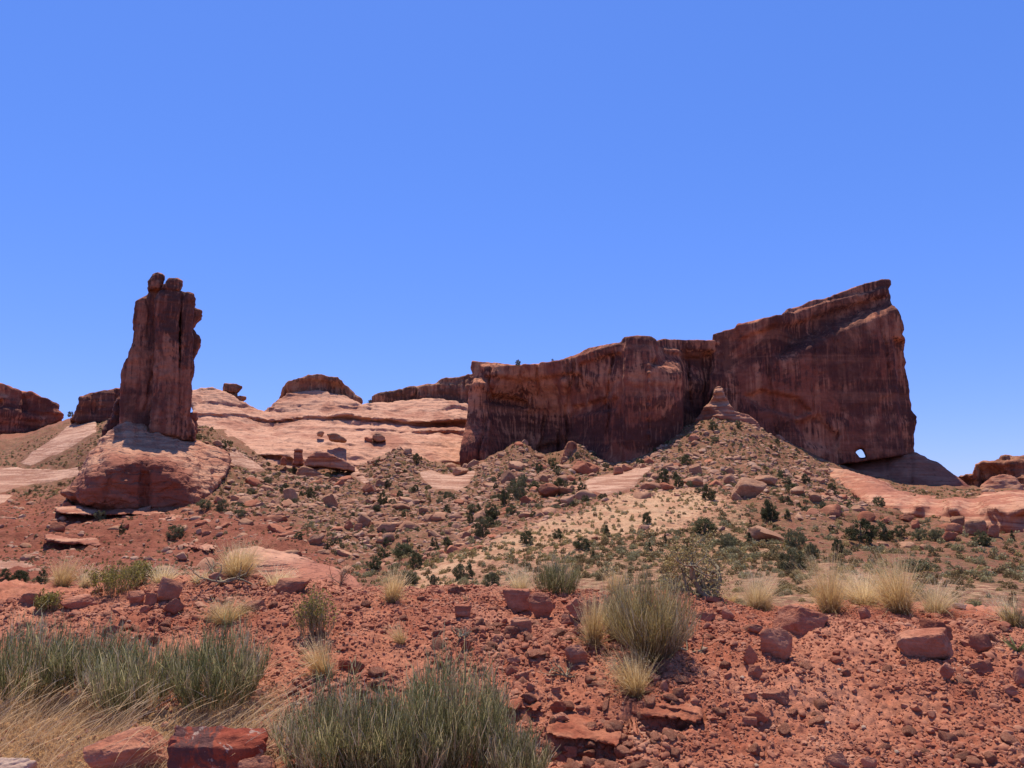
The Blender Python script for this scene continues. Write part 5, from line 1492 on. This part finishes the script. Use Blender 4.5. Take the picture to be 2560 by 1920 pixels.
M['gold'] = mat_leaf('golden_grass', ((0.46, 0.31, 0.13), (0.68, 0.56, 0.32), (0.87, 0.82, 0.62)), .5, vary=.2)
M['palegold'] = mat_leaf('pale_grass', ((0.56, 0.46, 0.27), (0.76, 0.70, 0.49), (0.88, 0.86, 0.72)), .5, vary=.2)
M['straw'] = mat_leaf('straw_grass', ((0.46, 0.33, 0.21), (0.62, 0.50, 0.36), (0.78, 0.69, 0.55)), .4, vary=.1)
M['ephedra'] = mat_leaf('ephedra_stems', ((0.10, 0.115, 0.055), (0.24, 0.268, 0.142), (0.68, 0.69, 0.44)), .4, vary=.15)
M['paleeph'] = mat_leaf('pale_green_stems', ((0.28, 0.21, 0.10), (0.42, 0.38, 0.19), (0.62, 0.57, 0.36)), .4, vary=.15)
M['deadstem'] = mat_leaf('grey_dead_stems', ((0.23, 0.20, 0.14), (0.42, 0.38, 0.28), (0.68, 0.64, 0.52)), .25, vary=.15)
M['rabbit'] = mat_leaf('yellow_green_leaves', ((0.15, 0.15, 0.045), (0.265, 0.26, 0.080), (0.44, 0.41, 0.16)), .35, vary=.15)

def place(px_, py_):
    p, ok = hitb([px_], [py_])
    p = p[0]
    if not ok[0] or p[1] > 9.3:
        x_, y_, z_ = ray(px_, 1500.); s_ = 8.7 / y_
        p = np.array([x_ * s_, 8.7, 0.]); p[2] = GB.z(p[0], p[1])
    return p, p[1] / FPX / cP

GRASS = [ # px, py, w, h, n, mat, lean x, stiff, label
 (155,1466,90,76,900,'gold',.10,.55,'upright golden tuft on the left crest, left of the yellow green bush'),
 (592,1446,124,92,2200,'gold',.06,.5,'lush rounded golden tuft on the left crest'),
 (562,1556,138,66,1100,'gold',.05,.35,'spreading golden tuft below the lush one'),
 (981,1503,78,84,800,'gold',.05,.5,'single golden tuft on the middle crest'),
 (1003,1606,52,52,260,'gold',-.25,.5,'sparse little golden tuft on the middle gravel'),
 (806,1690,92,96,800,'gold',-.22,.45,'golden tuft leaning left above the big grey green bushes'),
 (1483,1618,66,130,1100,'gold',.05,.6,'narrow tall golden tuft left of the pale green bush'),
 (1590,1735,140,108,1000,'gold',-.16,.45,'golden tuft at the root of the big pale green bush'),
 (1302,1482,90,72,700,'palegold',-.05,.5,'pale golden tuft left of the grey green crest bush'),
 (2077,1532,120,140,1300,'gold',-.05,.5,'tall golden tuft behind the largest crest boulder'),
 (2250,1534,136,150,1600,'gold',-.12,.5,'tall dense golden tuft on the right crest with dark base'),
 (2160,1506,190,84,1600,'palegold',.0,.4,'pale grass mass between the two tall golden tufts'),
 (2340,1530,140,86,900,'palegold',.1,.35,'pale wispy grass right of the dense golden tuft'),
 (1918,1528,46,40,420,'gold',0,.6,'small round golden green tuft left of the largest crest boulder'),
 (1890,1502,110,92,1500,'palegold',.08,.4,'pale straw tuft right of the dead twisted shrub'),
 (1822,1500,70,30,400,'gold',0,.4,'low golden tuft under the dead twisted shrub'),
 (1540,1486,80,66,600,'gold',.0,.5,'golden tuft behind the pale green bush'),
 (405,1458,100,54,700,'palegold',.1,.5,'pale grass right of the yellow green bush'),
 (500,1456,70,38,400,'palegold',0,.5,'low pale tuft between the yellow green bush and lush golden tuft'),
 (690,1462,110,52,500,'palegold',.2,.5,'thin golden grass in front of the sloping bedrock'),
 (210,1470,60,60,500,'palegold',.2,.5,'pale wispy grass between the left golden tuft and yellow green bush'),
 (2530,1562,80,80,500,'palegold',-.2,.45,'pale twiggy grass at the right edge'),
 (1165,1500,30,20,80,'straw',0,.5,'tiny straw wisp on the middle crest'),
]
for k, (px_, py_, w_, h_, n_, mt, ln, st, lab) in enumerate(GRASS):
    p, m = place(px_, py_)
    g = np.random.default_rng(1000 + k)
    th_ = thing('grass_tuft', lab, 'grass tuft', tuple(p))
    V, F, T = grass_blades(g, int(n_ * .62), w_ * m * .15, w_ * m, h_ * m, .0034, (ln, 0), st)
    link('blades', make_mesh('blades', V, F, M[mt], False, dict(tint=T)), parent=th_)
    V, F, T = grass_blades(g, n_ // 7, w_ * m * .16, w_ * m * .8, h_ * m * .38, .0035, (0, 0), .3)
    link('dead_base', make_mesh('dead_base', V, F, M['deadstem'], False, dict(tint=T * .5)), parent=th_)

def broom(g, n_main, per, wid, hgt, dep=None, up=.7, width=.0050, twig=.30, base=.30):
    """broom-like bush: main stems fanning out, each carrying many thin upright twigs"""
    dep = dep or wid
    th = g.uniform(0, 6.28, n_main); rr = np.sqrt(g.random(n_main))
    ox, oy = np.cos(th) * rr, np.sin(th) * rr
    root = np.stack([ox * wid * base, oy * dep * base, 0 * th - .01], 1)
    prof = hgt * (1 - .5 * rr ** 2) * g.uniform(.6, 1.05, n_main) * (1 + .30 * pn(ox * 2.3 + n_main, oy * 2.3, 0 * ox))
    tip = np.stack([ox * wid * .5, oy * dep * .5, prof], 1)
    d = tip - root; L = np.linalg.norm(d, axis=1); d = unit(d)
    c = g.uniform(.0, .3, n_main)
    parts = [ribbons(root, d, L * .92, g.normal(0, .03 * hgt, (n_main, 3)), width * 1.3, 3, g, c, c + .3)]
    i = np.repeat(np.arange(n_main), per)
    gap = pn(tip[:, 0] * 5 + n_main, tip[:, 1] * 5, tip[:, 2] * 5)[i]
    i = i[(gap + g.normal(0, .35, len(i))) > -.28]
    n = len(i)
    t = g.uniform(.12, .9, n)
    r0 = root[i] + d[i] * (L[i] * t)[:, None] + g.normal(0, .02 * hgt, (n, 3))
    dd = unit(d[i] * (1 - up) + np.array([0, 0, up]) + g.normal(0, .22, (n, 3)))
    LL = hgt * twig * g.uniform(.4, 1.15, n) * (1.1 - .45 * t)
    c = np.clip(g.normal(.42, .42, n) + .35 * pn(r0[:, 0] * 4, r0[:, 1] * 4 + n_main, r0[:, 2] * 4), 0, 1)
    parts.append(ribbons(r0, dd, LL, g.normal(0, .02 * hgt, (n, 3)), width * g.uniform(.7, 1.2, n), 2, g, np.clip(c - .2, 0, 1), np.clip(c + .25, 0, 1), .4))
    return parts

BROOM = [ # px, py, w, h, depth m, n_main, per, mat, dead share, label
 (40,1735,330,190,.9,420,14,'ephedra',.25,'grey green broom bush at the left edge of the bank'),
 (215,1705,250,150,.7,330,14,'ephedra',.25,'grey green broom bush second from the left edge'),
 (350,1765,290,180,.8,400,14,'ephedra',.3,'grey green broom bush in front of the red rocks, left of the largest left one'),
 (540,1752,260,200,.8,420,14,'ephedra',.2,'grey green broom bush at the right end of the left cluster'),
 (850,1925,330,240,.7,460,14,'ephedra',.25,'dark broom bush left in the large bottom cluster'),
 (1130,1920,300,300,.8,520,14,'ephedra',.2,'tallest dark broom bush in the large bottom cluster'),
 (1000,1955,380,230,.6,480,14,'ephedra',.35,'brownish broom bush at the bottom middle of the large cluster'),
 (1290,1960,190,150,.5,260,14,'ephedra',.4,'thin broom bush at the right end of the bottom cluster'),
 (1392,1486,130,98,.5,300,12,'ephedra',.25,'grey green broom bush on the crest behind the boulder pair'),
 (1632,1650,250,220,.75,560,14,'paleeph',.3,'big pale green bush in the middle of the bank'),
 (1555,1600,130,160,.5,260,12,'paleeph',.5,'pale straw coloured bush joined to the left of the big pale green one'),
 (2540,1570,70,60,.3,120,10,'paleeph',.6,'small twiggy bush at the right edge of the crest'),
]
for k, (px_, py_, w_, h_, dp_, nm_, per_, mt, ds, lab) in enumerate(BROOM):
    p, m = place(px_, min(py_, 1955))
    g = np.random.default_rng(1100 + k)
    bs = .12 if mt == 'paleeph' else .30
    t_ = thing('broom_bush', lab, 'bush', tuple(p))
    t_.rotation_euler = (0, 0, -math.atan2(p[0], p[1]))
    V, F, T = cat3(broom(g, int(nm_ * .46), per_, w_ * m, h_ * m, dp_, base=bs))
    link('green_stems', make_mesh('green_stems', V, F, M[mt], False, dict(tint=T)), parent=t_)
    V, F, T = cat3(broom(g, int(nm_ * ds * .8), per_, w_ * m * 1.02, h_ * m * .95, dp_, .6, base=bs))
    link('dead_stems', make_mesh('dead_stems', V, F, M['deadstem'], False, dict(tint=T)), parent=t_)

RAB = [(285,1490,140,86,'bushy yellow green shrub on the left crest',1.),(355,1462,90,60,'yellow green shrub behind the bushy one on the left crest',1.),(789,1594,96,124,'twiggy yellow green shrub on the slope right of the spreading golden tuft',.55),(122,1524,64,44,'small leafy yellow green shrub below the left golden tuft',.6)]
for k, (px_, py_, w_, h_, lab, dn) in enumerate(RAB):
    p, m = place(px_, py_)
    g = np.random.default_rng(1200 + k)
    t_ = thing('leafy_shrub', lab, 'shrub', tuple(p))
    parts = broom(g, 70, 8, w_ * m, h_ * m, w_ * m * .7, .35, .004, .4)
    V, F, T = cat3(parts)
    link('twigs', make_mesh('twigs', V, F, M['deadstem'], False, dict(tint=T * .6)), parent=t_)
    tips = parts[1][0].reshape(-1, 6, 3)
    n = int(2600 * dn)
    q = g.integers(0, len(tips), n)
    f = g.random((n, 1))
    C = tips[q, 2] * (1 - f) + tips[q, 4] * f + g.normal(0, .012, (n, 3))
    V, F = leaf_quads(C, .0065 * g.uniform(.6, 1.5, n), g)
    link('leaves', make_mesh('leaves', V, F, M['rabbit'], False, dict(tint=np.repeat(g.random(n), 4))), parent=t_)

# dead twisted shrub on the crest
def branch(g, p, d, L, r, depth, parts, tips):
    n = 6
    pts, q, dd = [p], p.copy(), d.copy()
    for i in range(n):
        dd = dd + g.normal(0, .28, 3); dd[2] += .04; dd /= np.linalg.norm(dd)
        q = q + dd * L / n; pts.append(q.copy())
    parts.append(tube(pts, np.linspace(r, r * .55, n + 1), 5))
    if depth == 0:
        tips.append(q); return
    for _ in range(3 if depth > 1 else 4):
        i = g.integers(2, n + 1)
        branch(g, np.array(pts[i]), unit((dd + g.normal(0, .75, 3) + [0, 0, .15])[None])[0], L * g.uniform(.5, .8), r * .5, depth - 1, parts, tips)
p, m = place(1775, 1500)
t_ = thing('dead_shrub', 'twisted half dead shrub with bleached branches on the crest', 'shrub', tuple(p))
g = np.random.default_rng(31)
parts, tips = [], []
for d0, L0 in (([.75, 0, .55], .52), ([.1, .1, .8], .42), ([-.8, 0, .5], .52), ([-.45, 0, .8], .46)):
    branch(g, np.array([0., 0, -.02]), unit(np.array([d0]))[0], L0, .042, 3, parts, tips)
V, F = join(parts)
link('branches', make_mesh('branches', V, F, M['deadwood']), parent=t_)
tips = np.array(tips)
q = g.integers(0, len(tips), 3200)
C = tips[q] + g.normal(0, .055, (len(q), 3))
V, F = leaf_quads(C, .008 * g.uniform(.6, 1.5, len(q)), g)
link('leaves', make_mesh('leaves', V, F, M['yellow'], False, dict(tint=np.repeat(g.random(len(q)), 4))), parent=t_)

# thin leafless shrub on the crest
p, m = place(852, 1466)
t_ = thing('twiggy_shrub', 'thin leafless reddish shrub on the crest over the sloping bedrock', 'shrub', tuple(p))
g = np.random.default_rng(33)
parts, tips = [], []
for _ in range(9):
    branch(g, np.array([0., 0, -.02]) + g.normal(0, .02, 3) * [1, 1, 0], unit(np.array([[g.normal(0, .35), g.normal(0, .3), 1.0]]))[0], g.uniform(.16, .3), .006, 1, parts, tips)
V, F = join(parts)
link('twigs', make_mesh('twigs', V, F, M['twig']), parent=t_)

# fallen wood
def wood(px_, py_, dx, L, r, lab, seed, n=3):
    p, m = place(px_, py_)
    g = np.random.default_rng(seed); parts = []; tips = []
    for k in range(n):
        branch(g, np.array([0, 0, .03]), unit(np.array([[dx * (1 if k % 2 == 0 else -.7), g.normal(0, .4), .12 + .1 * k]]))[0], L * g.uniform(.6, 1.1), r, 1, parts, tips)
    V, F = join(parts)
    tag(link('fallen_branch', make_mesh('fallen_branch', V, F, M['deadwood']), tuple(p)), lab, 'branch')
wood(560, 1462, -1, .28, .014, 'bleached fallen branch at the foot of the lush golden tuft', 41, 5)
wood(1700, 1630, 1, .30, .014, 'dark fallen branch right of the big pale green bush', 42, 2)
wood(1415, 1700, .6, .14, .008, 'tangle of dead twigs on the gravel below the pointed red rock', 43, 6)
wood(1150, 1600, .4, .12, .008, 'dark dead twigs on the gravel above the bottom bushes', 44, 6)
wood(1560, 1690, .8, .2, .008, 'dry twigs under the big pale green bush', 45, 5)

# yucca at the right edge
p, m = place(2545, 1630)
g = np.random.default_rng(51); n = 22
th = g.uniform(0, 6.28, n)
d = unit(np.stack([np.cos(th) * .8, np.sin(th) * .8, g.uniform(.4, 1.3, n)], 1))
M['yucca'] = mat_leaf('yucca_leaves', ((0.10, 0.13, 0.055), (0.17, 0.22, 0.11), (0.33, 0.36, 0.20)), .2)
V, F, T = ribbons(np.zeros((n, 3)), d, g.uniform(.14, .22, n), np.zeros((n, 3)), .018, 3, g, np.full(n, .2), np.full(n, .9), .1)
tag(link('yucca', make_mesh('yucca', V, F, M['yucca'], False, dict(tint=T)), tuple(p)), 'small green yucca rosette at the right edge', 'yucca')

# dry grass over the lower left of the bank
n = 11000
x, y = sample_ground(n * 3, 4.3, 6.9, -38, -7, 1.0)
z = GB.z(x, y); px, py = project(np.stack([x, y, z], 1))
k = (poly_sd(STRAW, px, py) < 25 * RNG.random(len(x))) & (fbm(x * 2.2, y * 2.2, 0 * x, 3) > -.45)
x, y, z = x[k][:n], y[k][:n], z[k][:n]; n = len(x)
g = np.random.default_rng(61)
L = g.uniform(.05, .19, n)
d = unit(np.stack([g.normal(.25, .40, n), g.normal(0, .35, n), np.ones(n)], 1))
bend = np.stack([g.normal(.4, .5, n) * L * .5, g.normal(0, .4, n) * L * .5, -.25 * L], 1)
c = g.uniform(.0, .5, n)
A = ribbons(np.stack([x, y, z - .01], 1), d, L, bend, .0034 * g.uniform(.7, 1.3, n), 3, g, c, np.clip(c + .45, 0, 1))
# taller arching stalks with thin seed heads
i = g.choice(n, 300, replace=False)
L = g.uniform(.28, .5, len(i))
d = unit(np.stack([g.normal(.45, .2, len(i)), g.normal(0, .2, len(i)), np.ones(len(i))], 1))
bend = np.stack([L * g.uniform(.1, .5, len(i)), g.normal(0, .1, len(i)) * L, -.22 * L], 1)
B = ribbons(np.stack([x[i], y[i], z[i] - .01], 1), d, L, bend, .004, 6, g, np.full(len(i), .5), np.full(len(i), .95), .8)
V, F, T = cat3([A, B])
tag(link('dry_grass', make_mesh('dry_grass', V, F, M['straw'], False, dict(tint=T))), 'dry straw coloured grass covering the lower left of the bank', 'grass', None, 'stuff')
